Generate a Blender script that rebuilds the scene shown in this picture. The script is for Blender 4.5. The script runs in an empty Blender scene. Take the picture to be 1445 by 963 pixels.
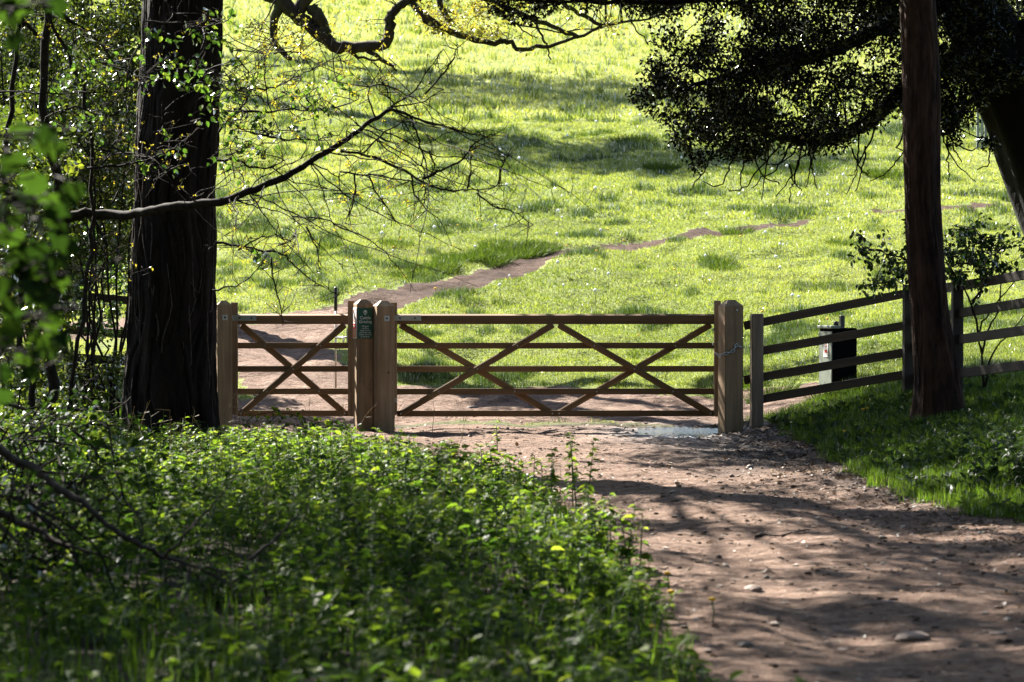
import bpy, bmesh, math, random
import numpy as np
from mathutils import Vector, Matrix

R = math.radians
C = bpy.context.scene.collection
SC = bpy.context.scene
rnd = np.random.RandomState(7)
random.seed(5)

# ------------------------------------------------------------------ camera model
F, CX, CY, HOR, EYE = 3720.0, 722.5, 481.5, 407.0, 1.6
PITCH = math.atan((CY - HOR) / F)
def ray(px, py):
    u = (px - CX) / F; v = (CY - py) / F
    y = math.cos(PITCH) + v * math.sin(PITCH)
    z = -math.sin(PITCH) + v * math.cos(PITCH)
    return u / y, z / y
def at(px, py, d):
    """world point at distance d ahead of the viewpoint for a photo pixel"""
    a, b = ray(px, py)
    return Vector((a * d, d, EYE + b * d))

# ------------------------------------------------------------------ noise + terrain
_T = np.random.RandomState(11).rand(256, 256)
def vnoise(x, y):
    x = np.asarray(x, float); y = np.asarray(y, float)
    xi = np.floor(x).astype(int); yi = np.floor(y).astype(int)
    fx = x - xi; fy = y - yi
    fx = fx * fx * (3 - 2 * fx); fy = fy * fy * (3 - 2 * fy)
    g = lambda i, j: _T[(xi + i) & 255, (yi + j) & 255]
    return (g(0,0)*(1-fx)+g(1,0)*fx)*(1-fy) + (g(0,1)*(1-fx)+g(1,1)*fx)*fy
def fbm(x, y, o=3):
    s = 0; a = .5
    for i in range(o):
        s = s + a * (vnoise(x * 2**i + 17.3*i, y * 2**i + 5.1*i) - .5); a *= .5
    return s
def sstep(a, b, x):
    t = np.clip((x - a) / (b - a), 0, 1); return t * t * (3 - 2 * t)
def splus(x, k):
    return k * np.logaddexp(0, x / k)

XR = ([4, 8, 10, 14, 17.3, 19.3, 22, 24.4, 28, 30.5, 33, 36], [4.6, 4.4, 4.2, 3.8, 3.4, 3.05, 2.9, 2.85, 3.0, 2.75, 2.4, 2.4])
XL = ([4, 8, 11, 15.5, 18, 19.5, 21, 22.5, 24, 26, 27.5, 29, 31], [.86, .82, .72, .55, .42, .25, -.1, -.6, -1.2, -2.2, -3.0, -3.6, -3.8])
def xr(y): return np.interp(y, *XR)
def xl(y): return np.interp(y, *XL)

def H0(x, y):
    x = np.asarray(x, float); y = np.asarray(y, float)
    t = splus(y - 33.2, .7)
    t = 230 - splus(230 - t, 18)
    z = .155 * t
    near = 1 - sstep(31, 42, y)
    b = splus(x - xr(np.minimum(y, 33)) - .05, .12)
    slope = .22 + .14 * sstep(23, 29, y)
    z = z + near * (1 - np.exp(-b * slope / .85)) * .85
    l = splus(-4.2 - x, .4)
    z = z + (1 - sstep(34, 44, y)) * .5 * (1 - np.exp(-l * .28))
    l2 = splus(xl(np.minimum(y, 31)) - x, .15)
    z = z + (1 - sstep(19, 25, y)) * .12 * (1 - np.exp(-l2 * .7))
    far = sstep(36, 60, y)
    z = z + .5 * far * fbm(x / 9, y / 12, 3) + .26 * sstep(33, 37, y) * fbm(x / 1.5, y / 1.9, 3)
    z = z + .035 * fbm(x / .9 + 3, y / 1.1, 2) + .24 * sstep(33.5, 36, y) * fbm(x / .5, y / .6, 2)
    return z
def G0(px, py):
    a, b = ray(px, py)
    d = np.arange(8, 260, .02)
    k = np.argmax(EYE + b * d <= H0(a * d, d))
    return np.array([a * d[k], d[k]])

POLY = []      # bare-earth strips beyond the gate: (points, radii)
def strip(pix, rad):
    POLY.append((np.array([G0(*p) for p in pix]), np.array(rad, float)))
strip([(330, 588), (560, 580), (780, 577), (1005, 584)], [1.5, 1.75, 1.7, 1.5])
strip([(640, 578), (470, 556), (400, 520), (375, 480), (270, 465), (90, 462)], [1.3, 1.0, .75, .9, 1.0, 1.1])
TRACKI = len(POLY)
strip([(380, 468), (480, 440), (548, 420), (620, 405), (690, 384), (745, 364), (800, 357), (850, 351), (905, 344)], [.9, .7, .6, .55, .5, .42, .45, .46, .4])
strip([(905, 344), (960, 336), (1010, 328), (1070, 320), (1135, 312)], [.38, .32, .27, .28, .22])
strip([(1240, 301), (1320, 294), (1445, 284)], [.12, .3, .32])
def seg_dist(x, y, P, rad):
    best = np.full(np.shape(x), -9.0)
    for i in range(len(P) - 1):
        a, b = P[i], P[i+1]; ab = b - a
        t = np.clip(((x - a[0]) * ab[0] + (y - a[1]) * ab[1]) / (ab @ ab), 0, 1)
        d = np.hypot(x - a[0] - t * ab[0], (y - a[1] - t * ab[1]))
        best = np.maximum(best, rad[i] + (rad[i+1] - rad[i]) * t - d)
    return best
PUD = G0(962, 606)
def mud(x, y):
    """>0 on bare earth"""
    x = np.asarray(x, float); y = np.asarray(y, float)
    n = .5 * fbm(x / .55, y / .8, 3) + .22 * fbm(x / .13, y / .18, 2)
    m = np.minimum(x - xl(y), xr(y) - x)
    m = np.where(y > 30.6, -9, m)
    for P, r in POLY:
        sel = (y > 29) & (y < 75)
        if np.any(sel):
            v = np.full(np.shape(x), -9.0)
            v[sel] = seg_dist(x[sel], y[sel], P, r)
            m = np.maximum(m, v)
    return m + n * np.where(y > 41, .5, 1)
def Hn(x, y):
    x = np.atleast_1d(np.asarray(x, float)); y = np.atleast_1d(np.asarray(y, float))
    z = H0(x, y)
    sel = (y > 30) & (y < 75)
    if np.any(sel):
        xs, ys = x[sel], y[sel]
        for P, r in POLY[TRACKI:TRACKI + 1]:
            d = seg_dist(xs, ys, P, r)
            z[sel] -= .05 * sstep(-.5, .25, d)
            z[sel] += sstep(-.15, .2, d) * (.11 * fbm(xs / .5, ys / .4, 3) + .07 * fbm(xs / .17, ys / .17, 2))
        for P, r in POLY[:TRACKI]:
            z[sel] += sstep(-.2, .2, seg_dist(xs, ys, P, r)) * (.08 * fbm(xs / .6, ys / .4, 3) + .05 * fbm(xs / .16, ys / .16, 2))
    m = (x > xl(y) - .3) & (x < xr(y) + .3) & (y < 32)
    if np.any(m):
        xs, ys = x[m], y[m]
        z[m] += .07 * fbm(xs / .9, ys / .4, 3) + .045 * fbm(xs / .2, ys / .12, 2) + .05 * fbm(xs / 1.6, ys / 1.1 + 7, 2)
        c = (xl(ys) + xr(ys)) / 2
        z[m] += (.13 * fbm(xs / .3, ys / .75, 2) + .10 * fbm(xs / .13, ys / .3, 2)) * np.exp(-((xs - PUD[0]) / .9)**2 - ((ys - PUD[1]) / 2.0)**2)
        z[m] -= .10 * np.exp(-((xs - PUD[0]) / .55)**2 - ((ys - PUD[1]) / 1.0)**2)
        z[m] -= .03 * np.exp(-((np.abs(xs - c) - .75) / .25)**2)
    return z
def H(x, y): return float(Hn([x], [y])[0])
def G(px, py):
    a, b = ray(px, py)
    d = np.arange(8, 260, .02)
    k = np.argmax(EYE + b * d <= Hn(a * d, d))
    return Vector((a * d[k], d[k], EYE + b * d[k]))

# ------------------------------------------------------------------ mesh helpers
class MB:
    def __init__(s): s.V=[]; s.Q=[]; s.T=[]; s.A=[]; s.n=0
    def add(s, V, Q=None, T=None, a=None):
        V = np.asarray(V, np.float32).reshape(-1, 3)
        if Q is not None and len(Q): s.Q.append(np.asarray(Q, np.int32).reshape(-1, 4) + s.n)
        if T is not None and len(T): s.T.append(np.asarray(T, np.int32).reshape(-1, 3) + s.n)
        s.V.append(V); s.n += len(V)
        s.A.append(np.full(len(V), .5, np.float32) if a is None else np.broadcast_to(np.asarray(a, np.float32), (len(V),)).copy())
        return s
    def mesh(s, name, smooth=True):
        me = bpy.data.meshes.new(name)
        V = np.concatenate(s.V) if s.V else np.zeros((0, 3), np.float32)
        Q = np.concatenate(s.Q) if s.Q else np.zeros((0, 4), np.int32)
        T = np.concatenate(s.T) if s.T else np.zeros((0, 3), np.int32)
        me.vertices.add(len(V)); me.vertices.foreach_set('co', V.ravel())
        li = np.concatenate([Q.ravel(), T.ravel()]).astype(np.int32)
        me.loops.add(len(li)); me.loops.foreach_set('vertex_index', li)
        ls = np.concatenate([np.arange(len(Q)) * 4, len(Q) * 4 + np.arange(len(T)) * 3]).astype(np.int32)
        me.polygons.add(len(ls)); me.polygons.foreach_set('loop_start', ls)
        me.polygons.foreach_set('use_smooth', np.full(len(ls), smooth))
        me.update(calc_edges=True)
        at_ = me.attributes.new('v', 'FLOAT', 'POINT')
        at_.data.foreach_set('value', np.concatenate(s.A) if s.A else np.zeros(0, np.float32))
        return me
    def build(s, name, mat, parent=None, smooth=True):
        return obj(name, s.mesh(name, smooth), mat, parent)
def obj(name, me, mat, parent=None):
    o = bpy.data.objects.new(name, me); C.objects.link(o)
    if mat is not None: me.materials.append(mat)
    if parent is not None:
        o.parent = parent
        o.matrix_parent_inverse = parent.matrix_world.inverted() if False else Matrix.Translation(-Vector(parent.location)) if parent.get('_worldparts') else Matrix.Identity(4)
    return o
def tag(o, label=None, cat=None, group=None, kind=None):
    if label: o['label'] = label
    if cat: o['category'] = cat
    if group: o['group'] = group
    if kind: o['kind'] = kind
    return o
def thing(name, label, cat, loc=(0,0,0), rz=0, group=None, world=False):
    o = bpy.data.objects.new(name, None); C.objects.link(o)
    o.location = loc; o.rotation_euler = (0, 0, rz); o.empty_display_size = .2
    if world: o['_worldparts'] = 1
    return tag(o, label, cat, group)

def tube(pts, rad, k=6):
    P = np.array([tuple(p) for p in pts], float); n = len(P)
    rad = np.broadcast_to(np.asarray(rad, float), (n,))
    T = np.gradient(P, axis=0); T /= np.linalg.norm(T, axis=1)[:, None] + 1e-9
    ref = np.array([0, 0, 1.]) if abs(T[0][2]) < .9 else np.array([1., 0, 0])
    N = np.zeros_like(P); u = np.cross(T[0], ref); u /= np.linalg.norm(u)
    for i in range(n):
        u = u - T[i] * (u @ T[i]); u /= np.linalg.norm(u) + 1e-9; N[i] = u
    B = np.cross(T, N)
    th = np.linspace(0, 2*math.pi, k, endpoint=False)
    V = P[:, None] + rad[:, None, None] * (np.cos(th)[None, :, None] * N[:, None] + np.sin(th)[None, :, None] * B[:, None])
    i = np.arange(n-1)[:, None] * k; j = np.arange(k)[None]
    j2 = (j + 1) % k
    Q = np.stack([i + j, i + j2, i + k + j2, i + k + j], -1).reshape(-1, 4)
    V = V.reshape(-1, 3); m = len(V)
    V = np.vstack([V, P[:1], P[-1:]])
    jj = np.arange(k); Tt = np.vstack([np.stack([np.full(k, m), (jj+1) % k, jj], 1),
                                       np.stack([np.full(k, m+1), (n-1)*k + jj, (n-1)*k + (jj+1) % k], 1)])
    return V, Q, Tt
def smooth_path(pts, n=4):
    """Catmull-Rom through the points"""
    P = [Vector(p) for p in pts]
    if len(P) < 3: return [P[0].lerp(P[-1], t / n) for t in range(n + 1)]
    out = []
    E = [P[0] * 2 - P[1]] + P + [P[-1] * 2 - P[-2]]
    for i in range(1, len(E) - 2):
        a, b, c, d = E[i-1], E[i], E[i+1], E[i+2]
        for t in range(n):
            s = t / n
            out.append(.5 * ((2*b) + (c-a)*s + (2*a-5*b+4*c-d)*s*s + (3*b-a-3*c+d)*s**3))
    out.append(P[-1]); return out
def wiggle(pts, amp):
    return [p + Vector(rnd.normal(0, amp, 3)) if 0 < i < len(pts)-1 else p for i, p in enumerate(pts)]
def limb(mb, pts, r0, r1, k=6, n=4, amp=0):
    p = smooth_path(pts, n)
    if amp: p = wiggle(p, amp)
    mb.add(*tube(p, np.linspace(r0, r1, len(p)) * rnd.uniform(.9, 1.1, len(p)), k), a=rnd.rand())
    return p

# leaf templates: x across, y along, z out of the leaf
def tmpl(kind):
    if kind == 'oval':
        V = [(0,0,0),(0,.5,-.03),(0,1,-.14),(-.3,.28,.08),(-.27,.66,.05),(.3,.28,.08),(.27,.66,.05)]
        T = [(0,1,3),(1,4,3),(1,2,4),(0,5,1),(1,5,6),(1,6,2)]
    elif kind == 'nettle':
        V = [(0,0,0),(0,.45,-.02),(0,1,-.2),(-.33,.2,.07),(-.2,.36,.05),(-.3,.5,.05),(-.12,.72,-.02),(.33,.2,.07),(.2,.36,.05),(.3,.5,.05),(.12,.72,-.02)]
        T = [(0,1,3),(3,1,4),(4,1,5),(5,1,6),(6,1,2),(0,7,1),(7,8,1),(8,9,1),(9,10,1),(10,2,1)]
    elif kind == 'rhomb':
        V = [(0,0,0),(-.26,.5,.06),(0,1,-.05),(.26,.5,.06)]
        T = [(0,2,1),(0,3,2)]
    elif kind == 'maple':
        o = [(0,0),(.25,-.06),(.5,.12),(.36,.24),(.62,.5),(.36,.5),(.3,.62),(.14,.62),(0,1)]
        pts = o + [(-x, y) for x, y in o[-2:0:-1]]
        V = [(0,.3,0)] + [(x, y, .12*abs(x) - .1*y*y) for x, y in pts]
        n = len(pts); T = [(0, 1+i, 1+(i+1) % n) for i in range(n)]
    elif kind == 'blade':
        V = [(-.5,0,0),(.5,0,0),(-.38,.5,.06),(.38,.5,.06),(0,1,.3)]
        T = [(0,1,3),(0,3,2),(2,3,4)]
    elif kind == 'tri':
        V = [(-.5,0,0),(.5,0,0),(0,1,0)]; T = [(0,1,2)]
    return np.array(V, float), np.array(T, int)
def place(mb, kind, P, Y, N, size, width=1.0, a=None):
    """scatter copies of a leaf: position P, along Y, face normal about N"""
    P = np.asarray(P, float); n = len(P)
    if n == 0: return
    tv, tt = tmpl(kind)
    Y = Y / (np.linalg.norm(Y, axis=1)[:, None] + 1e-9)
    X = np.cross(Y, N); X /= np.linalg.norm(X, axis=1)[:, None] + 1e-9
    Z = np.cross(X, Y)
    s = np.broadcast_to(np.asarray(size, float), (n,))[:, None, None]
    w = np.broadcast_to(np.asarray(width, float), (n,))[:, None, None]
    V = P[:, None] + s * (tv[None, :, 0:1] * w * X[:, None] + tv[None, :, 1:2] * Y[:, None] + tv[None, :, 2:3] * Z[:, None])
    k = len(tv)
    T = (np.arange(n)[:, None, None] * k + tt[None]).reshape(-1, 3)
    if a is None: a = rnd.rand(n)
    mb.add(V.reshape(-1, 3), None, T, np.repeat(np.asarray(a, float), k))
def rvec(n, up=0.0):
    v = rnd.normal(0, 1, (n, 3)); v[:, 2] += up
    return v / (np.linalg.norm(v, axis=1)[:, None] + 1e-9)
def cluster(mb, c, rc, n, size, kind='oval', up=1.0, droop=.2, squash=.75):
    p = rvec(n) * (rnd.rand(n, 1) ** .45) * rc; p[:, 2] *= squash
    N = rvec(n, up); Y = rvec(n); Y[:, 2] -= droop
    base = rnd.rand()
    place(mb, kind, np.array(c)[None] + p, Y, N, size * rnd.uniform(.6, 1.25, n), 1, np.clip(base*.4 + rnd.rand(n)*.6, 0, 1))

# ------------------------------------------------------------------ materials
def nt(name):
    m = bpy.data.materials.new(name); m.use_nodes = True
    t = m.node_tree; t.nodes.clear()
    return m, t, t.nodes.new('ShaderNodeOutputMaterial')
def N(t, ty, **kw):
    n = t.nodes.new(ty)
    for k, v in kw.items(): setattr(n, k, v)
    return n
def L(t, a, b): t.links.new(a, b)
def ramp(t, fac, stops):
    r = N(t, 'ShaderNodeValToRGB'); e = r.color_ramp.elements
    while len(e) < len(stops): e.new(.5)
    for i, (p, c) in enumerate(stops): e[i].position = p; e[i].color = (*c, 1)
    L(t, fac, r.inputs[0]); return r.outputs[0]
def noise(t, scale, detail=4, vec=None, rough=.55):
    n = N(t, 'ShaderNodeTexNoise'); n.inputs['Scale'].default_value = scale; n.inputs['Detail'].default_value = detail; n.inputs['Roughness'].default_value = rough
    if vec is not None: L(t, vec, n.inputs['Vector'])
    return n.outputs['Fac']
def objco(t, sc=(1,1,1)):
    c = N(t, 'ShaderNodeTexCoord'); m = N(t, 'ShaderNodeMapping'); m.inputs['Scale'].default_value = sc
    L(t, c.outputs['Object'], m.inputs[0]); return m.outputs[0]
def mixc(t, f, a, b, mode='MIX'):
    m = N(t, 'ShaderNodeMix', data_type='RGBA', blend_type=mode)
    if hasattr(f, 'links'): L(t, f, m.inputs[0])
    else: m.inputs[0].default_value = f
    for s, v in ((m.inputs[6], a), (m.inputs[7], b)):
        if hasattr(v, 'links'): L(t, v, s)
        else: s.default_value = (*v, 1)
    return m.outputs[2]
def math_(t, op, a, b):
    m = N(t, 'ShaderNodeMath', operation=op)
    for s, v in ((m.inputs[0], a), (m.inputs[1], b)):
        if hasattr(v, 'links'): L(t, v, s)
        else: s.default_value = v
    return m.outputs[0]
def attr(t, name):
    a = N(t, 'ShaderNodeAttribute'); a.attribute_name = name; return a.outputs['Fac']
def bump(t, h, dist, strength=1):
    b = N(t, 'ShaderNodeBump'); b.inputs['Distance'].default_value = dist; b.inputs['Strength'].default_value = strength
    L(t, h, b.inputs['Height']); return b.outputs[0]

def leaf_mat(name, stops, trans=1.6, tfac=.5, gloss=.5, rough=.38, tint=(1.0, 1.0, .6)):
    m, t, out = nt(name)
    col = ramp(t, attr(t, 'v'), stops)
    d = N(t, 'ShaderNodeBsdfDiffuse'); L(t, col, d.inputs[0])
    tr = N(t, 'ShaderNodeBsdfTranslucent')
    L(t, mixc(t, 1.0, col, tuple(trans * c for c in tint), 'MULTIPLY'), tr.inputs[0])
    m1 = N(t, 'ShaderNodeMixShader'); m1.inputs[0].default_value = tfac; L(t, d.outputs[0], m1.inputs[1]); L(t, tr.outputs[0], m1.inputs[2])
    g = N(t, 'ShaderNodeBsdfGlossy'); g.inputs['Roughness'].default_value = rough
    fr = N(t, 'ShaderNodeFresnel'); fr.inputs[0].default_value = 1.4
    m2 = N(t, 'ShaderNodeMixShader'); L(t, math_(t, 'MULTIPLY', fr.outputs[0], gloss), m2.inputs[0])
    L(t, m1.outputs[0], m2.inputs[1]); L(t, g.outputs[0], m2.inputs[2]); L(t, m2.outputs[0], out.inputs[0])
    return m
def wood_mat(name, c0, c1, axis, rough=.75):
    m, t, out = nt(name)
    s = [14, 14, 14]; s[axis] = .9
    s2 = [60, 60, 60]; s2[axis] = 1.5
    info = N(t, 'ShaderNodeObjectInfo')
    va = N(t, 'ShaderNodeVectorMath', operation='ADD'); L(t, objco(t, s), va.inputs[0]); L(t, info.outputs['Location'], va.inputs[1])
    g1 = noise(t, 1, 6, va.outputs[0]); g2 = noise(t, 1, 3, objco(t, s2))
    blot = noise(t, 3, 3, objco(t))
    c = ramp(t, math_(t, 'ADD', math_(t, 'MULTIPLY', g1, .7), math_(t, 'MULTIPLY', g2, .3)), [(.3, c0), (.68, c1)])
    c = mixc(t, math_(t, 'MULTIPLY', blot, .45), c, tuple(x*.42 for x in c0))
    v = N(t, 'ShaderNodeHueSaturation'); L(t, c, v.inputs['Color']); L(t, math_(t, 'ADD', math_(t, 'MULTIPLY', info.outputs['Random'], .45), .78), v.inputs['Value'])
    p = N(t, 'ShaderNodeBsdfPrincipled'); L(t, v.outputs[0], p.inputs['Base Color']); p.inputs['Roughness'].default_value = rough
    p.inputs['Specular IOR Level'].default_value = .3
    L(t, bump(t, math_(t, 'ADD', g1, math_(t, 'MULTIPLY', g2, .5)), .004, .6), p.inputs['Normal'])
    L(t, p.outputs[0], out.inputs[0]); return m
def bark_mat(name, c0, c1, sc=(7, 7, 1.4), dist=.03, moss=None):
    m, t, out = nt(name)
    a = noise(t, 1, 6, objco(t, sc), .65); b = noise(t, 9, 4, objco(t)); big = noise(t, 1.6, 3, objco(t))
    c = ramp(t, a, [(.35, c0), (.62, c1)])
    c = mixc(t, math_(t, 'MULTIPLY', b, .5), c, tuple(x*.5 for x in c0))
    if moss:
        c = mixc(t, ramp(t, big, [(.5, (0,0,0)), (.62, (1,1,1))]), c, moss)
    p = N(t, 'ShaderNodeBsdfPrincipled'); L(t, c, p.inputs['Base Color']); p.inputs['Roughness'].default_value = .9
    p.inputs['Specular IOR Level'].default_value = .15
    L(t, bump(t, math_(t, 'ADD', a, math_(t, 'MULTIPLY', b, .3)), dist, 1), p.inputs['Normal'])
    L(t, p.outputs[0], out.inputs[0]); return m
def plain(name, c, rough=.6, metal=0, var=.25, sc=8, spec=.4):
    m, t, out = nt(name)
    n = noise(t, sc, 5, objco(t))
    p = N(t, 'ShaderNodeBsdfPrincipled')
    L(t, mixc(t, n, tuple(x*(1-var) for x in c), tuple(min(1, x*(1+var)) for x in c)), p.inputs['Base Color'])
    p.inputs['Roughness'].default_value = rough; p.inputs['Metallic'].default_value = metal; p.inputs['Specular IOR Level'].default_value = spec
    L(t, p.outputs[0], out.inputs[0]); return m

M = {}
M['rail'] = wood_mat('gate_timber', (.075, .042, .017), (.26, .155, .07), 0)
M['post'] = wood_mat('post_timber', (.145, .09, .047), (.40, .275, .16), 2)
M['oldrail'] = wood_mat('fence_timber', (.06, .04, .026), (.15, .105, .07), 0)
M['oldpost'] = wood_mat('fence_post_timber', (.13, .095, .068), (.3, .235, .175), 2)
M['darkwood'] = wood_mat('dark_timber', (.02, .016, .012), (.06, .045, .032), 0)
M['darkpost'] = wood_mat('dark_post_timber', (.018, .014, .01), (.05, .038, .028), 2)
M['steel'] = plain('galvanised_steel', (.42, .45, .48), .38, .85, .2, 30)
M['blacksteel'] = plain('black_grip', (.015, .015, .016), .5)
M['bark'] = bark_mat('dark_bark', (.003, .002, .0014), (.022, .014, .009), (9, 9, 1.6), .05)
M['bark_slim'] = bark_mat('reddish_bark', (.010, .005, .0035), (.062, .031, .019), (11, 11, 2.2), .04)
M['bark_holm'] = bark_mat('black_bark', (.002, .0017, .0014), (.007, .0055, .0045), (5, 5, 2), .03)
M['bark_oak'] = bark_mat('mossy_oak_bark', (.02, .015, .01), (.07, .055, .035), (7, 7, 2), .03, (.05, .055, .015))
M['twig'] = bark_mat('twig_bark', (.009, .0065, .005), (.034, .026, .020), (20, 20, 20), .003)
M['deadwood'] = bark_mat('dead_wood', (.03, .022, .018), (.11, .085, .07), (20, 20, 20), .004)
M['hazel'] = leaf_mat('hazel_leaf', [(0, (.02, .05, .008)), (.6, (.05, .10, .014)), (1, (.10, .14, .02))], 1.9, .5, .55, .4)
M['bud'] = leaf_mat('golden_bud_leaf', [(0, (.14, .125, .012)), (1, (.34, .28, .03))], 1.8, .5, .3, .45)
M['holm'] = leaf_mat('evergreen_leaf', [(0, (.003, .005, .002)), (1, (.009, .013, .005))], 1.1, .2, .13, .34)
M['haw'] = leaf_mat('thicket_leaf', [(0, (.008, .014, .003)), (.6, (.034, .052, .007)), (1, (.11, .125, .014))], 2.2, .5, .35, .42)
M['oakleaf'] = leaf_mat('young_oak_leaf', [(0, (.10, .11, .016)), (1, (.27, .22, .035))], 1.6, .5, .3, .45)
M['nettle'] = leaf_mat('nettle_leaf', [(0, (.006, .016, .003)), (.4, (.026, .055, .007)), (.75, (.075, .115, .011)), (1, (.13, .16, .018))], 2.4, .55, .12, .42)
M['near'] = leaf_mat('broad_leaf', [(0, (.006, .016, .003)), (1, (.022, .045, .006))], 1.8, .5, .2, .5)
M['elder'] = leaf_mat('elder_leaf', [(0, (.012, .026, .006)), (1, (.034, .062, .013))], 1.5, .45, .25, .45)
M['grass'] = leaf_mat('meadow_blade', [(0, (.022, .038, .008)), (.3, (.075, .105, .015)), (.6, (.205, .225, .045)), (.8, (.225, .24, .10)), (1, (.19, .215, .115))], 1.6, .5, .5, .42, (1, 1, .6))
M['tussock'] = leaf_mat('tussock_blade', [(0, (.02, .038, .005)), (1, (.07, .105, .012))], 1.5, .5, .03, .5)
M['bankgrass'] = leaf_mat('bank_blade', [(0, (.02, .045, .006)), (.6, (.052, .092, .011)), (1, (.115, .145, .022))], 1.9, .5, .15, .45)
M['dry'] = leaf_mat('dry_stalk', [(0, (.16, .12, .07)), (1, (.36, .28, .17))], 1.2, .3, .2, .5, (1, 1, 1))
M['litter'] = leaf_mat('leaf_litter_leaf', [(0, (.03, .02, .013)), (.7, (.10, .062, .038)), (1, (.22, .15, .09))], 1.0, .2, .3, .5, (1, .9, .7))
M['stone'] = plain('path_stone', (.20, .145, .115), .8, 0, .4, 12)
M['darkstone'] = plain('dark_stone', (.11, .09, .075), .8, 0, .4, 12)
M['yellow'] = plain('dandelion_yellow', (.75, .42, .01), .7)
M['fluff'] = plain('seed_fluff', (.8, .8, .76), .9, 0, .05)
M['stemg'] = plain('green_stem', (.06, .10, .025), .6)

def ground_mat():
    m, t, out = nt('ground_soil_turf')
    co = objco(t)
    n1 = noise(t, 1.1, 5, co); n2 = noise(t, 14, 4, co); n3 = noise(t, .25, 3, co)
    field = ramp(t, math_(t, 'ADD', math_(t, 'MULTIPLY', n1, .5), math_(t, 'MULTIPLY', n2, .5)), [(.3, (.045, .06, .014)), (.5, (.095, .125, .022)), (.7, (.15, .165, .04))])
    field = mixc(t, math_(t, 'MULTIPLY', ramp(t, n3, [(.45, (0,0,0)), (.7, (1,1,1))]), .4), field, (.17, .17, .05))
    soil = ramp(t, n2, [(.35, (.012, .010, .006)), (.6, (.045, .034, .022)), (.75, (.03, .045, .014))])
    c = mixc(t, attr(t, 'v'), soil, field)
    p = N(t, 'ShaderNodeBsdfPrincipled'); L(t, c, p.inputs['Base Color']); p.inputs['Roughness'].default_value = .9; p.inputs['Specular IOR Level'].default_value = .1
    L(t, bump(t, math_(t, 'ADD', n2, n1), .06, .8), p.inputs['Normal'])
    L(t, p.outputs[0], out.inputs[0]); return m
def path_mat(name='bare_earth_path', shade=1.0):
    m, t, out = nt(name)
    co = objco(t)
    n1 = noise(t, .9, 5, objco(t, (1, 1.6, 1))); n2 = noise(t, 22, 5, co, .7); n3 = noise(t, 70, 3, co, .7); n4 = noise(t, 5, 4, objco(t, (1, 2.2, 1)))
    c = ramp(t, math_(t, 'ADD', math_(t, 'MULTIPLY', n4, .5), math_(t, 'MULTIPLY', n2, .5)), [(.34, (.066, .040, .029)), (.5, (.19, .123, .090)), (.66, (.33, .243, .19))])
    c = mixc(t, math_(t, 'MULTIPLY', ramp(t, n1, [(.42, (0,0,0)), (.62, (1,1,1))]), .5), c, (.09, .056, .041))
    # dark crumbs and pale grit
    c = mixc(t, ramp(t, n3, [(.30, (1,1,1)), (.37, (0,0,0))]), c, (.03, .02, .015))
    c = mixc(t, ramp(t, n3, [(.66, (0,0,0)), (.74, (1,1,1))]), c, (.46, .39, .34))
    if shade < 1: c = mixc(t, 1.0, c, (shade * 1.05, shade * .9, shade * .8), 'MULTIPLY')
    wet = attr(t, 'wet')
    wn = math_(t, 'MULTIPLY', wet, ramp(t, noise(t, 2.5, 4, objco(t, (1, 2, 1))), [(.4, (.35,.35,.35)), (.6, (1,1,1))]))
    c = mixc(t, math_(t, 'MULTIPLY', wet, .93), c, (.022, .014, .010))
    p = N(t, 'ShaderNodeBsdfPrincipled'); L(t, c, p.inputs['Base Color'])
    L(t, math_(t, 'SUBTRACT', math_(t, 'SUBTRACT', .92, math_(t, 'MULTIPLY', wn, .3)), math_(t, 'MULTIPLY', attr(t, 'shine'), .4)), p.inputs['Roughness'])
    L(t, math_(t, 'ADD', math_(t, 'ADD', .1, math_(t, 'MULTIPLY', wn, .1)), math_(t, 'MULTIPLY', attr(t, 'shine'), .8)), p.inputs['Specular IOR Level'])
    h = math_(t, 'ADD', math_(t, 'ADD', n2, math_(t, 'MULTIPLY', n3, .35)), math_(t, 'MULTIPLY', n4, 1.2))
    L(t, bump(t, h, .07, 1), p.inputs['Normal'])
    L(t, p.outputs[0], out.inputs[0]); return m
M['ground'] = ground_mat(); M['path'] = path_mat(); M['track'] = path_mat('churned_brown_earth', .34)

# ------------------------------------------------------------------ ground and path: one grid split along the path edge
def axis(segs):
    out = []
    for a, b, s in segs: out += list(np.arange(a, b - s * .3, s))
    out.append(segs[-1][1]); return np.array(out)
ys = axis([(-60, -10, 6), (-10, 6, 1), (6, 9, .2), (9, 33, .055), (33, 46, .1), (46, 64, .16), (64, 110, .8), (110, 260, 4), (260, 700, 40)])
xs = axis([(-400, -60, 34), (-60, -14, 2), (-14, -5, .4), (-5, -1, .1), (-1, 4.6, .055), (4.6, 9, .2), (9, 20, .5), (20, 60, 2.5), (60, 400, 34)])
GX, GY = np.meshgrid(xs, ys)
nx, ny = len(xs), len(ys)
GZ = Hn(GX.ravel(), GY.ravel())
gv = np.stack([GX.ravel(), GY.ravel(), GZ], 1)
q = (np.arange(ny-1)[:, None] * nx + np.arange(nx-1)[None]); q = np.stack([q, q+1, q+nx+1, q+nx], -1).reshape(-1, 4)
cxy = gv[q].mean(1)
md = mud(cxy[:, 0], cxy[:, 1])
inp = (md > 0) & (cxy[:, 1] > 2) & (cxy[:, 1] < 80) & (np.abs(cxy[:, 0]) < 14)
w0 = G0(965, 612); w1 = G0(1060, 640); w2 = G0(1110, 610)
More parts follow.
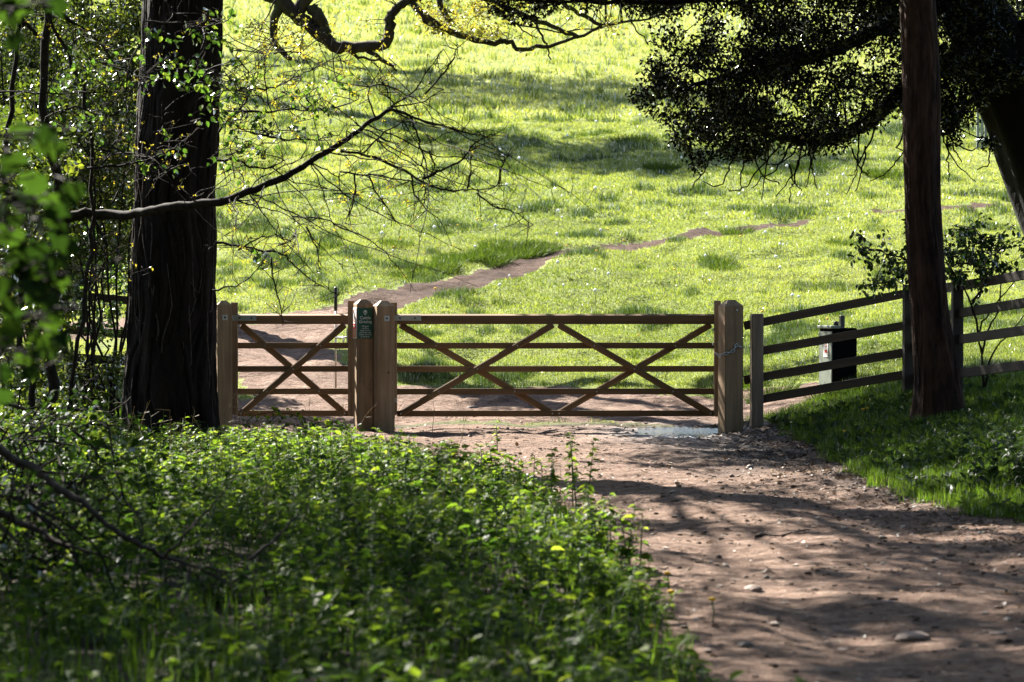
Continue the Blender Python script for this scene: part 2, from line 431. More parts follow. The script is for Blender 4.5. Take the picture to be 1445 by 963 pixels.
def sub(qs, name, mat, vfun, extra=None):
    u, inv = np.unique(qs, return_inverse=True)
    v = gv[u]; mb = MB(); mb.add(v, inv.reshape(-1, 4), None, vfun(v[:, 0], v[:, 1]))
    me = mb.mesh(name)
    if extra is not None:
        a = me.attributes.new('wet', 'FLOAT', 'POINT'); a.data.foreach_set('value', extra(v[:, 0], v[:, 1]).astype(np.float32))
        a = me.attributes.new('shine', 'FLOAT', 'POINT'); a.data.foreach_set('value', np.exp(-((v[:, 0] - w0[0]) / .8)**2 - ((v[:, 1] - w0[1]) / 1.8)**2).astype(np.float32))
    return tag(obj(name, me, mat), kind='structure')
fieldmask = lambda x, y: sstep(30.5, 32.5, y + .4 * fbm(x, y)) * 1.0
def wetf(x, y):
    w = 1.3 * np.exp(-((x - w0[0]) / .62)**2 - ((y - w0[1]) / 1.0)**2)
    w = np.maximum(w, 1.1 * np.exp(-((x - w1[0]) / .75)**2 - ((y - w1[1]) / 2.2)**2))
    w = np.maximum(w, 1.1 * np.exp(-((x - w2[0]) / .6)**2 - ((y - w2[1]) / 1.4)**2))
    w = np.maximum(w, .7 * sstep(-.5, .1, x - xr(y) + .1) * sstep(18, 22, y) * (y < 31))
    return np.clip(w + .5 * fbm(x * 2, y * 1.5, 3) * (w > .05), 0, 1)
sub(q[~inp], 'ground', M['ground'], fieldmask)
far_ = cxy[:, 1] > 41.5
sub(q[inp & ~far_], 'path', M['path'], lambda x, y: x * 0, wetf)
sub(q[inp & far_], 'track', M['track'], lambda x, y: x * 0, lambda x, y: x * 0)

M['water'] = None
def water_mat():
    m, t, out = nt('puddle_water')
    p = N(t, 'ShaderNodeBsdfPrincipled'); p.inputs['Base Color'].default_value = (.03, .022, .016, 1); p.inputs['Roughness'].default_value = .06; p.inputs['Specular IOR Level'].default_value = .6
    L(t, bump(t, noise(t, 14, 3, objco(t, (1, 1.4, 1))), .02, .8), p.inputs['Normal']); L(t, p.outputs[0], out.inputs[0]); return m
M['water'] = water_mat()
gx, gy = np.meshgrid(np.linspace(PUD[0]-1.0, PUD[0]+1.0, 30), np.linspace(PUD[1]-1.9, PUD[1]+1.6, 40))
wl = np.percentile(Hn(gx.ravel(), gy.ravel()), 27); qq = (np.arange(39)[:, None]*30 + np.arange(29)[None]); qq = np.stack([qq, qq+1, qq+31, qq+30], -1).reshape(-1, 4)
wm = MB(); wm.add(np.stack([gx.ravel(), gy.ravel(), np.full(gx.size, wl)], 1), qq); tag(wm.build('puddle_water', M['water']), kind='structure')

# ------------------------------------------------------------------ grass of the meadow
def scatter_field(y0, y1, dens, margin=1.4):
    n = int(dens * (y1 - y0) * (.39 * (y0 + y1) / 2) * margin)
    w0_, w1_ = y0, y1
    u = rnd.rand(n); y = np.sqrt(u * (y1**2 - y0**2) + y0**2)
    x = (rnd.rand(n) - .5) * .40 * margin * y
    return x, y
mb = MB(); tus = MB()
for (a, b, dens, hgt, wid) in ((31, 40, 2300, .052, .010), (40, 52, 1400, .058, .014), (52, 75, 560, .075, .022), (75, 110, 130, .13, .045), (110, 175, 42, .18, .085)):
    x, y = scatter_field(a, b, dens)
    m_ = mud(x, y)
    keep = (m_ < -.02 - .1 * rnd.rand(len(x))) & ((y > 31.3) | (x > 3.2))
    worn = (m_ > -.5) & (rnd.rand(len(x)) < .35) & (y < 38); keep &= ~worn
    x, y = x[keep], y[keep]; n = len(x)
    z = Hn(x, y)
    big = fbm(x / .7, y / 1.0, 3); tuf = sstep(.06, .26, big + .3 * fbm(x / .3, y / .4, 2)); pale = fbm(x / 6 + 9, y / 9, 2)
    s = hgt * rnd.uniform(.5, 1.3, n) * (1 + 1.5 * tuf)
    ang = rnd.rand(n) * 2 * math.pi; lean = rnd.uniform(.1, .9, n) * (1 - .5 * tuf)
    Y = np.stack([np.cos(ang) * lean, np.sin(ang) * lean, np.ones(n)], 1)
    Nn = np.stack([np.sin(ang) + rnd.normal(0, .4, n), -np.cos(ang) + rnd.normal(0, .4, n), rnd.normal(0, .3, n)], 1)
    v = np.clip(.43 + .8 * pale + rnd.normal(0, .17, n) - .55 * tuf + .36 * sstep(66, 100, y), 0, 1)  # paler sward far up, with haze put into the blade colour
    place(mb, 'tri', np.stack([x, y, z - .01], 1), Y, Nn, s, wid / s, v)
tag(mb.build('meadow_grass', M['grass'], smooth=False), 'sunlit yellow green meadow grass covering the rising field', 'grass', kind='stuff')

# dark tussocks standing in the meadow
def tussock(mb, c, rad, h, n, v0=.15):
    a = rnd.rand(n) * 2 * math.pi; r = np.sqrt(rnd.rand(n)) * rad
    x = c[0] + r * np.cos(a); y = c[1] + r * np.sin(a)
    Y = np.stack([np.cos(a) * r / rad * .9 + rnd.normal(0, .2, n), np.sin(a) * r / rad * .9 + rnd.normal(0, .2, n), np.ones(n)], 1)
    place(mb, 'blade', np.stack([x, y, Hn(x, y) - .02], 1), Y, rvec(n), h * .8 * rnd.uniform(.3, 1.1, n), .009 * (c[1]/35) / h, np.clip(v0 + .1 + rnd.normal(0, .25, n), 0, 1))
tspots = [(640,372,.35,.24),(665,368,.4,.26),(690,365,.4,.26),(715,362,.45,.28),(740,358,.4,.28),(758,354,.3,.24),(600,384,.3,.2),(935,240,.4,.3),(1012,372,.3,.3),(1022,380,.25,.25),
          (1250,248,.5,.3),(895,200,.6,.3),(700,345,.3,.2),(710,430,.18,.16),(1040,330,.3,.24),(1190,345,.3,.2),(620,376,.4,.24),(655,366,.4,.24),(768,350,.3,.2),(575,392,.3,.2),(860,540,.2,.2),(905,500,.18,.16),(1090,560,.3,.3),(1060,545,.25,.28),(940,505,.2,.18),
          (680,190,.6,.3),(600,200,.7,.3),(560,345,.3,.2),(1080,250,.5,.3),(1150,240,.5,.3),(1170,560,.25,.25),(1230,540,.25,.25),(630,150,.7,.25),(840,190,.6,.25),(710,237,.5,.3),(470,350,.3,.2)]
i_t = 0
for px, py, rd, h in tspots:
    g = G(px, py); n = int(800 * (rd / .35) ** 2 if g.y < 60 else 1000)
    m1 = MB(); tussock(m1, g, rd, h, min(n, 1400))
    i_t += 1
    tag(m1.build('grass_tussock', M['tussock'], smooth=False), 'darker taller tuft of grass standing out of the bright meadow', 'tussock', 'dark grass tussocks in the meadow')

# ------------------------------------------------------------------ timber
def timber(name, size, mat, parent, loc, rot=(0,0,0), bev=.006, dz=None):
    bm = bmesh.new(); bmesh.ops.create_cube(bm, size=1)
    bmesh.ops.scale(bm, vec=size, verts=bm.verts)
    if bev: bmesh.ops.bevel(bm, geom=bm.edges[:], offset=bev, segments=1, affect='EDGES')
    me = bpy.data.meshes.new(name); bm.to_mesh(me); bm.free()
    o = obj(name, me, mat, parent); o.location = loc; o.rotation_euler = rot
    return o
def bolt(parent, loc, r=.011, rot=(R(90),0,0), name='bolt', depth=.012, mat=None):
    bm = bmesh.new(); bmesh.ops.create_cone(bm, cap_ends=True, segments=10, radius1=r, radius2=r*.7, depth=depth)
    me = bpy.data.meshes.new(name); bm.to_mesh(me); bm.free()
    o = obj(name, me, mat or M['steel'], parent); o.location = loc; o.rotation_euler = rot; return o
def braced_gate(name, label, x0, x1, y, rz, bays, mirror=False):
    """five-bar gate hanging between x0 and x1 (world x at its line)"""
    W = x1 - x0
    g = thing(name, label, 'gate', (x0, y, 0), rz)
    timber('stile', (.075, .075, 1.28), M['post'], g, (.0, .0, .80))
    timber('stile', (.075, .075, 1.32), M['post'], g, (W, .0, .80))
    tr_ = timber('top_rail', (W - .07, .07, .118), M['rail'], g, (W/2, 0, 1.25), bev=.006)
    for v in tr_.data.vertices:      # weathered top slopes to the front
        if v.co.z > 0: v.co.z += (v.co.y - .035) * .30
    for z in (.947, .682, .425, .175):
        timber('rail', (W - .07, .03, .068), M['rail'], g, (W/2, 0, z), bev=.004)
    bw = (W - .08) / bays
    for k in range(bays):
        a = .04 + k * bw; b = a + bw
        up = (k % 2 == 0)
        za, zb = (.17, 1.185)
        for front in (True, False):
            rising = front if up else (not front)
            # the nearer brace of each bay rises towards the bay's right end in odd bays
            ln = math.hypot(bw - .06, zb - za); an = math.atan2(zb - za, bw - .06)
            sgn = -1 if rising else 1
            yy = -.032 if front else .032
            timber('brace', (ln, .028, .074), M['rail'], g, ((a + b) / 2, yy, (za + zb) / 2), (0, sgn * an, 0), bev=.011)
            for z in (.947, .682, .425, .175):
                f = (z - za) / (zb - za); xx = a + .03 + f * (bw - .06) if rising else b - .03 - f * (bw - .06)
                bolt(g, (xx, -.050 if front else -.019, z), .010)
    return g, W
XA, XB = at(556, 500, 30).x, at(1012.5, 500, 30).x
gate, GW = braced_gate('field_gate', 'wide brown five-barred timber gate with two crossed braces spanning the track', XA, XB, 29.95, R(1.2), 2)
# long hinge straps
def strap(parent, x0, ln, z, y=-.039):
    o = timber('hinge_strap', (ln, .008, .062), M['steel'], parent, (x0 + ln/2, y, z), bev=.002)
    for f in (.3, .8): bolt(o, (-ln/2 + ln * f, -.009, 0), .012, mat=M['blacksteel'])
strap(gate, -.03, .34, 1.262)
timber('hinge_strap', (.07, .008, .05), M['steel'], gate, (.0, -.042, .33), bev=.002)
timber('latch_plate', (.035, .03, .06), M['steel'], gate, (GW + .02, -.04, .97), bev=.004)
bolt(gate, (GW - .045, -.045, 1.13), .014); bolt(gate, (GW - .05, -.045, .96), .016)
XS0, XS1 = at(331, 500, 30).x, at(495.5, 500, 30).x
sgate, SW = braced_gate('bridle_gate', 'narrow brown timber gate with a single crossed brace beside the tree trunk', XS0, XS1, 30.0, R(1.0), 1)
strap(sgate, -.02, .27, 1.262)
# riding latch: tall rod with a black grip, latch bar
lt = MB(); x_ = SW - (495.5 - 473) / 124
lt.add(*tube([(x_, .11, .46), (x_, .11, 1.36)], .011, 8))
rod = lt.build('latch_rod', M['steel'], sgate)
gp = MB(); gp.add(*tube([(x_, .11, 1.34), (x_, .11, 1.36), (x_, .11, 1.60), (x_, .11, 1.615)], [.013, .02, .02, .012], 8)); gp.build('grip', M['blacksteel'], rod)
lb = MB(); lb.add(*tube([(x_ , .10, 1.035), (SW + .05, .0, 1.045)], .012, 8)); lb.add(*tube([(x_ + .09, .05, .93), (x_ + .09, .05, 1.05)], .010, 8)); lb.add(*tube([(x_ + .09, .05, .96), (SW, -.02, .965)], .009, 8))
lb.build('latch', M['steel'], sgate)
timber('latch_plate', (.012, .05, .17), M['steel'], sgate, (SW - .045, -.03, 1.06), bev=.002)

# gate posts with pyramid tops
def gate_post(px, base_d, w, zsh, ztop, label, rz=R(17)):
    x = at(px, 500, base_d).x
    z0 = H(x, base_d)
    o = thing('gate_post', label, 'post', (x, base_d, z0), rz, 'square gate posts')
    bm = bmesh.new(); bmesh.ops.create_cube(bm, size=1)
    hgt = zsh - z0 + .25
    for v in bm.verts: v.co = Vector((v.co.x * w, v.co.y * w, (v.co.z + .5) * hgt - .25))
    top = [f for f in bm.faces if f.normal.z > .9][0]
    r = bmesh.ops.inset_region(bm, faces=[top], thickness=w * .47)
    for v in top.verts: v.co.z += ztop - zsh
    bmesh.ops.bevel(bm, geom=[e for e in bm.edges if abs(e.verts[0].co.z - e.verts[1].co.z) > .3], offset=.008, segments=2, affect='EDGES')
    me = bpy.data.meshes.new('shaft'); bm.to_mesh(me); bm.free()
    obj('shaft', me, M['post'], o)
    return o
p1 = gate_post(315.5, 29.85, .168, 1.41, 1.46, 'leftmost square gate post, beside the dark tree trunk')
p2 = gate_post(512.5, 29.88, .185, 1.42, 1.475, 'square gate post carrying the green notice')
p3 = gate_post(541.5, 29.80, .205, 1.40, 1.46, 'square hinge post standing right against the post with the notice')
p4 = gate_post(1031, 29.80, .222, 1.40, 1.47, 'stout square post at the right end of the wide gate with a chain round it')
for p, w, z, xx in ((p1, .168, 1.27, .0), (p3, .205, 1.26, .01)):
    pl = timber('bolt_plate', (.06, .005, .06), M['steel'], p, (xx, -w/2 - .004, z - p.location.z), bev=.001)
    bolt(pl, (0, -.008, 0), .013, mat=M['blacksteel'])
bolt(p4, (.03, -.117, 1.355 - p4.location.z), .015)
bolt(p3, (.03, -.108, .66), .012, mat=M['blacksteel'])
for z in (1.36, 1.17, .9, .55): bolt(p3, (.075, -.106, z), .006)

# chain round the right post
ch = MB()
def link(c, d, up, l=.05, w=.03, r=.006):
    d = Vector(d).normalized(); u = Vector(up) - d * Vector(up).dot(d); u.normalize()
    pts = []
    for i in range(11):
        a = 2 * math.pi * i / 10
        pts.append(Vector(c) + d * (math.cos(a) * l * .5) + u * (math.sin(a) * w * .5))
    ch.add(*tube(pts, r, 5))
cp = [at(1009, 497, 29.72), at(1014, 502, 29.68), at(1020, 500, 29.66), at(1030, 498, 29.66), at(1036, 494, 29.67), at(1038, 488, 29.68), at(1044, 490, 29.7), at(1048, 491, 29.76)]
sp = smooth_path(cp, 6); acc = 0; last = sp[0]; k = 0
for a, b in zip(sp, sp[1:]):
    acc += (b - a).length
    if acc > .036:
        link(b, b - last, (0, 0, 1) if k % 2 else (0, -1, .3)); last = b; acc = 0; k += 1
tag(ch.build('chain', M['steel']), 'galvanised steel chain looped round the right-hand gate post', 'chain')

# ------------------------------------------------------------------ notices on the second post
def text_mesh(mbd, s, size, x, z, align='CENTER', y=0):
    cu = bpy.data.curves.new('t', 'FONT'); cu.body = s; cu.size = size; cu.align_x = align; cu.resolution_u = 2
    o = bpy.data.objects.new('t', cu); C.objects.link(o)
    bpy.context.view_layer.update()
    dg = bpy.context.evaluated_depsgraph_get(); me = o.evaluated_get(dg).to_mesh()
    me.calc_loop_triangles()
    V = np.array([(v.co.x + x, y, v.co.y + z) for v in me.vertices]).reshape(-1, 3)
    T = np.array([tuple(t.vertices) for t in me.loop_triangles]).reshape(-1, 3)
    if len(V): mbd.add(V, None, T)
    o.evaluated_get(dg).to_mesh_clear(); bpy.data.objects.remove(o); bpy.data.curves.remove(cu)
def ring(mbd, cx, cz, ro, ri, y, n=28, sx=1):
    th = np.linspace(0, 2*math.pi, n, endpoint=False)
    V = np.vstack([np.stack([cx + sx*ro*np.cos(th), th*0 + y, cz + ro*np.sin(th)], 1), np.stack([cx + sx*ri*np.cos(th), th*0 + y, cz + ri*np.sin(th)], 1)])
    i = np.arange(n); j = (i+1) % n
    mbd.add(V, np.stack([i, j, n+j, n+i], 1))
def disc(mbd, cx, cz, rx, rz_, y, n=16):
    th = np.linspace(0, 2*math.pi, n, endpoint=False)
    V = np.vstack([[(cx, y, cz)], np.stack([cx + rx*np.cos(th), th*0+y, cz + rz_*np.sin(th)], 1)])
    i = np.arange(n); mbd.add(V, None, np.stack([np.zeros(n, int), 1+i, 1+(i+1) % n], 1))
def rect(mbd, x0, x1, z0, z1, y): mbd.add([(x0,y,z0),(x1,y,z0),(x1,y,z1),(x0,y,z1)], [(0,1,2,3)])
M['signgreen'] = plain('sign_green', (.004, .075, .05), .35, 0, .1)
M['signwhite'] = plain('sign_white', (.75, .75, .73), .4, 0, .05)
M['signred'] = plain('sign_red', (.6, .02, .02), .4, 0, .1)
M['signorange'] = plain('sign_orange', (.72, .17, .015), .4, 0, .1)
M['signblack'] = plain('sign_black', (.02, .02, .02), .5)
pw = .185; rot2 = Matrix.Rotation(R(17), 4, 'Z'); b2 = Vector(p2.location)
c_front = b2 + rot2 @ Vector((.0, -pw/2 - .006, 0)); c_front.z = 1.205
sg = thing('notice', 'dark green notice reading Cattle Grazing on the front of the gate post', 'sign', c_front, R(17))
timber('panel', (.172, .006, .345), M['signgreen'], sg, (0, 0, 0), bev=.002)
tm = MB()
text_mesh(tm, 'Cattle', .052, 0, .045, y=-.0045); text_mesh(tm, 'Grazing', .048, 0, .002, y=-.0045)
for i, s in enumerate(('All gates', 'must be', 'kept closed', 'and dogs kept', 'under control', 'at all times')):
    text_mesh(tm, s, .0245, 0, -.042 - .0235 * i, y=-.0045)
tm.build('lettering', M['signwhite'], sg, False)
em = MB(); ring(em, 0, .125, .022, .017, -.0045); disc(em, 0, .13, .008, .012, -.0045); rect(em, -.012, .012, .094, .099, -.0045); em.build('emblem', M['signwhite'], sg, False)
c_left = b2 + rot2 @ Vector((-pw/2 - .006, 0, 0)); c_left.z = 1.205
sw = thing('warning_sign', 'narrow white warning sign with a red ring above red and orange blocks', 'sign', c_left, R(17 - 90))
timber('panel', (.178, .006, .345), M['signwhite'], sw, (0, 0, 0), bev=.002)
rg = MB(); ring(rg, 0, .085, .070, .060, -.0045); rg.build('ring', M['signorange'], sw, False)
sy = MB(); disc(sy, .0, .095, .022, .03, -.0045); disc(sy, .012, .06, .03, .02, -.0045); disc(sy, -.015, .12, .014, .014, -.0045); rect(sy, .02, .03, .035, .06, -.0045); rect(sy, -.005, .003, .035, .06, -.0045); sy.build('symbol', M['signblack'], sw, False)
rb = MB(); rect(rb, -.078, .078, -.065, -.008, -.0045); rb.build('red_block', M['signred'], sw, False)
ob = MB(); rect(ob, -.078, .078, -.160, -.071, -.0045); ob.build('orange_block', M['signorange'], sw, False)
tl = MB(); rect(tl, -.05, .05, -.03, -.022, -.006); rect(tl, -.04, .04, -.045, -.039, -.006); tl.build('lettering', M['signwhite'], sw, False)
tl = MB()
for z in (-.09, -.105, -.12, -.137): rect(tl, -.055, .05, z, z + .006, -.006)
tl.build('lettering', M['signwhite'], sw, False)

# ------------------------------------------------------------------ post-and-rail fences
def rail_between(name, a, b, parent_o, h, mat, th=.035, ext=.0):
    a, b = Vector(a), Vector(b); d = b - a; ln = d.length + ext * 2; mid = (a + b) / 2
    bm = bmesh.new(); bmesh.ops.create_cube(bm, size=1); bmesh.ops.scale(bm, vec=(ln, th, h), verts=bm.verts)
    bmesh.ops.bevel(bm, geom=bm.edges[:], offset=.004, segments=1, affect='EDGES')
    me = bpy.data.meshes.new(name); bm.to_mesh(me); bm.free()
    o = obj(name, me, mat, parent_o)
    az = math.atan2(d.y, d.x); el = math.atan2(d.z, math.hypot(d.x, d.y))
    o.matrix_parent_inverse = Matrix.Identity(4)
    o.location = mid - Vector(parent_o.location); o.rotation_euler = (0, -el, az)
    return o
fr = thing('post_and_rail_fence', 'weathered four-rail timber fence climbing the bank right of the gate', 'fence', (at(1068, 500, 29.9).x, 29.9, 0))
def fpost(parent, px, d, ytop, w, mat, base=None):
    t = at(px, ytop, d); z0 = H(t.x, d) - .3
    timber('fence_post', (w, w * .8, t.z - z0), mat, parent, Vector((t.x, d, (t.z + z0) / 2)) - Vector(parent.location), (0, 0, R(8)), bev=.008)
fpost(fr, 1068, 29.9, 443, .135, M['oldpost'])
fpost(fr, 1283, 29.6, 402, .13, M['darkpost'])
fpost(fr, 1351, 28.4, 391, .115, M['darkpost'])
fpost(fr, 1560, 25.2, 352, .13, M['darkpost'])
for ya, yb, e in ((458, 415, 1050), (498, 460, 1062), (535, 498, 1050), (566, 529, 1062)):
    s_ = (yb - ya) / (1275 - 1060.)
    rail_between('rail', at(e, ya + s_ * (e - 1060), 29.98), at(1286, yb + s_ * 11, 29.68), fr, .098, M['oldrail'])
for ya, yb in ((413, 404), (452, 443), (490, 480), (535, 524)):
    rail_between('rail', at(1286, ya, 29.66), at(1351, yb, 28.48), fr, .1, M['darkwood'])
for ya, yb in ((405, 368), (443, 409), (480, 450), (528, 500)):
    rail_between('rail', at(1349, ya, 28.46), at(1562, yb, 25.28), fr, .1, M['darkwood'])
fl = thing('post_and_rail_fence', 'dark old rail fence half hidden by the thicket left of the tree trunk', 'fence', (at(49, 500, 33).x, 33, 0))
for px, d, yt in ((-160, 32.6, 385), (49, 33, 424), (196, 33.1, 432), (285, 33.1, 436)): fpost(fl, px, d, yt, .13, M['darkpost'])
for y0, y1, y2 in ((385, 412, 434), (436, 462, 480), (480, 500, 519)):
    rail_between('rail', at(-160, y0, 32.65), at(49, y1, 33.06), fl, .105, M['darkwood'], ext=.03)
    rail_between('rail', at(49, y1, 33.06), at(285, y2, 33.16), fl, .105, M['darkwood'], ext=.03)

# ------------------------------------------------------------------ litter bin beyond the fence
bx_ = at(1183, 520, 32.2)
zb = H(bx_.x, 32.2)
bn = thing('litter_bin', 'dark litter bin behind the right fence, its lit side coloured pale grey-green', 'bin', (bx_.x, 32.2, zb), R(19))
M['binblack'] = plain('bin_black', (.003, .003, .003), .95, spec=.03); M['bingreen'] = plain('bin_side', (.16, .185, .145), .6, 0, .15)
ztop = at(1183, 463, 32.2).z - zb
timber('body', (.33, .36, ztop + .1), M['binblack'], bn, (0, 0, (ztop - .1)/2), bev=.01)
timber('lit_side', (.012, .35, ztop + .05), M['bingreen'], bn, (-.173, 0, (ztop - .05)/2 - .04), bev=.003)  # light on the left face put into a paler grey-green colour
timber('lid', (.13, .40, .035), M['bingreen'], bn, (-.13, 0, ztop + .012), bev=.006)
kn = MB(); kn.add(*tube([(-.08, -.1, ztop + .02), (-.08, -.1, ztop + .07), (-.08, -.1, ztop + .085)], [.03, .034, .015], 10)); kn.build('knob', M['blacksteel'], bn)
timber('back_post', (.055, .055, ztop + .25), M['blacksteel'], bn, (.15, .21, (ztop + .05)/2), bev=.004)
stk = timber('sticker', (.004, .13, .21), M['signwhite'], bn, (-.182, -.03, ztop - .25), bev=.001)
s1 = MB(); ring(s1, 0, .045, .03, .02, 0); rect(s1, -.035, .035, -.05, -.015, 0)
o = s1.build('marking', M['signred'], stk, False); o.rotation_euler = (0, 0, R(-90)); o.location = (-.0035, 0, 0)

# tree guard far up in the field
tgp = G(1402, 212)
tg = thing('tree_guard', 'pale slatted guard round a young tree far up the field at right', 'tree guard', tgp)
for k in range(10):
    a = 2 * math.pi * k / 10
    timber('slat', (.07, .025, 1.9), M['fluff'] if False else M['bingreen'], tg, (.42 * math.cos(a), .42 * math.sin(a), .93), (0, 0, a + R(90)), bev=0)
for z in (.25, 1.0, 1.75):
    hb = MB(); hb.add(*tube([(.45*math.cos(a), .45*math.sin(a), z) for a in np.linspace(0, 2*math.pi, 21)], .018, 5)); hb.build('hoop', M['steel'], tg)
sp_ = MB(); sp_.add(*tube([(0,0,-.1),(0.02,0,1.2),(0,.02,2.6)], [.03,.025,.012], 6)); sp_.build('stem', M['twig'], tg)
lv_ = MB()
for k in range(14): cluster(lv_, (rnd.normal(0,.25), rnd.normal(0,.25), 2.1 + rnd.rand()*.7), .25, 26, .08, 'rhomb')
lv_.build('crown', M['haw'], tg)

# ------------------------------------------------------------------ trees
def trunk_mesh(pts, rad, k=28, ridge=.05, nz=.12, flare=None, res=10, plates=0):
    """thick trunk with bark ridges; pts/rad coarse, resampled"""
    P = smooth_path(pts, res); n = len(P)
    rr = np.interp(np.linspace(0, 1, n), np.linspace(0, 1, len(rad)), rad)
    V, Q, T = tube(P, 1.0, k)
    V = V.copy(); ring_ = V[:n*k].reshape(n, k, 3); c = np.array([tuple(p) for p in P])[:, None]
    d = ring_ - c
    th = np.arange(k)[None] * 2 * math.pi / k; hh = np.array([p.z for p in P])[:, None]
    w = 1 + ridge * np.sin(th * 9 + 2.2 * np.sin(hh * .8)) * .5 + nz * fbm(th * 2.2 + 0*hh, hh * .8 + 0*th, 3) + ridge * (vnoise(th * 5 + 0*hh, hh * 1.7 + 0*th) - .5)
    if plates:
        a_ = th + .12 * np.sin(hh * 3.1) + .25 * (vnoise(th * 3 + 0*hh, hh * 2 + 0*th) - .5)
        cell = vnoise(a_ * 13 + 0*hh, hh * 2.6 + 0*th); crack = np.abs(vnoise(a_ * 9 + 40 + 0*hh, hh * 1.5 + 0*th) - .5)
        w = w + plates * (1.2 * (cell - .5) - 1.3 * np.exp(-(crack / .07)**2) + .7 * fbm(th * 22 + 0*hh, hh * 9 + 0*th, 2))
    if flare: w = w + flare * np.exp(-(hh - hh[0]) / .28) * (.6 + .5 * np.sin(th * 5 + 1))
    ring2 = c + d * rr[:, None, None] * w[..., None]
    V[:n*k] = ring2.reshape(-1, 3)
    return V, Q, T
def connect(mb, c, skel, r0=.012, sag=.15):
    S = np.array([tuple(p) for p in skel]); dd = np.linalg.norm(S - np.array(c)[None], axis=1)
    a = Vector(S[np.argmin(dd + rnd.rand(len(S)) * .25 * dd.mean())]); c = Vector(c)
    m = a.lerp(c, .5) + Vector((rnd.normal(0, .08), rnd.normal(0, .08), sag * (c - a).length * .5))
    mb.add(*tube(smooth_path([a, m, c], 3), np.linspace(r0, .004, 7), 4), a=rnd.rand())
def overhead_crown(parent, mat, base, center, rad, nl, ncl, nleaf, ls, rc, r_l=.12, kind='rhomb', bark='bark', zmin=0):
    """limbs springing from base towards points of an ellipsoid, leaf clusters around them"""
    lb_, lf = MB(), MB(); skel = []
    for i in range(nl):
        v = rvec(1)[0]; v[2] = abs(v[2]) * .8
        tip = Vector(center) + Vector((v[0]*rad[0], v[1]*rad[1], v[2]*rad[2] - .1 * rad[2])) * rnd.uniform(.7, 1)
        b = Vector(base) + Vector((0, 0, rnd.rand() * rad[2] * .6))
        mid = b.lerp(tip, .5) + Vector((0, 0, .25 * (tip - b).length * .5))
        p = limb(lb_, [b, mid, tip], r_l * rnd.uniform(.6, 1), .02, 7, 6, .04)
        skel += p[3:]
    k = 0
    while k < ncl:
        v = rvec(1)[0] * rnd.rand() ** .4
        c = Vector(center) + Vector((v[0]*rad[0], v[1]*rad[1], v[2]*rad[2]))
        if c.z < zmin: k += .2; continue
        connect(lb_, c, skel, .02)
        cluster(lf, c, rc, nleaf, ls, kind); k += 1
    lb_.build('limbs', M[bark], parent); lf.build('crown', M[mat], parent, False)

# the dark trunk left of the small gate
bp = at(243, 600, 27); bz = H(bp.x, 27)
t1 = thing('broad_tree', 'broad dark-barked tree trunk standing left of the small gate', 'tree', (bp.x, 27, bz), world=True)
mb = MB(); ax = [at(243, 605, 27), at(240, 540, 27), at(243, 420, 27), at(246, 300, 27), at(251, 150, 27), at(259, 0, 27), at(264, -180, 27), at(270, -420, 27), at(280, -800, 27)]
ax[0].z = bz - .15
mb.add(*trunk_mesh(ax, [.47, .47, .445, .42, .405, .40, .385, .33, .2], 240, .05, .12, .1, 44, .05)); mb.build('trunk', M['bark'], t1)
overhead_crown(t1, 'haw', ax[6], (bp.x + 1.2, 22, 9.8), (7.5, 9.0, 3.2), 20, 270, 170, .15, .55, .05, zmin=6.3)  # unseen crown, spread wide to keep sun and sky off the foreground
iv = MB()   # dead creeper stems on the bark
for k in range(11):
    th = rnd.uniform(math.pi * 1.08, math.pi * 1.92); z0 = rnd.uniform(-.1, .8); pts = []
    for s in range(7):
        th += rnd.normal(0, .13); pts.append(Vector((bp.x + .445*math.cos(th), 27 + .445*math.sin(th), bz + z0 + s * rnd.uniform(.25, .4))))
    limb(iv, pts, .012, .004, 5, 3, .004)
iv.build('creeper', M['deadwood'], t1)

# slender reddish trunk at right
sb = at(1325, 577, 26.4); sz = H(sb.x, 26.4)
t2 = thing('slender_tree', 'slender reddish-barked trunk growing on the grassy bank in front of the right fence', 'tree', (sb.x, 26.4, sz), world=True)
mb = MB(); ax2 = [at(1327, 585, 26.4), at(1322, 530, 26.4), at(1311, 430, 26.4), at(1302, 280, 26.4), at(1301, 120, 26.4), at(1295, 0, 26.4), at(1290, -250, 26.4), at(1300, -700, 26.4)]
ax2[0].z = sz - .12
mb.add(*trunk_mesh(ax2, [.27, .225, .192, .184, .182, .18, .16, .07], 130, .04, .2, .16, 40, .05)); mb.build('trunk', M['bark_slim'], t2)
overhead_crown(t2, 'haw', ax2[6], (sb.x + .6, 21.5, 9.2), (4.2, 8.0, 2.8), 14, 140, 170, .15, .55, .04, bark='bark_slim', zmin=6.2)  # crown above the frame, enlarged to shade the foreground

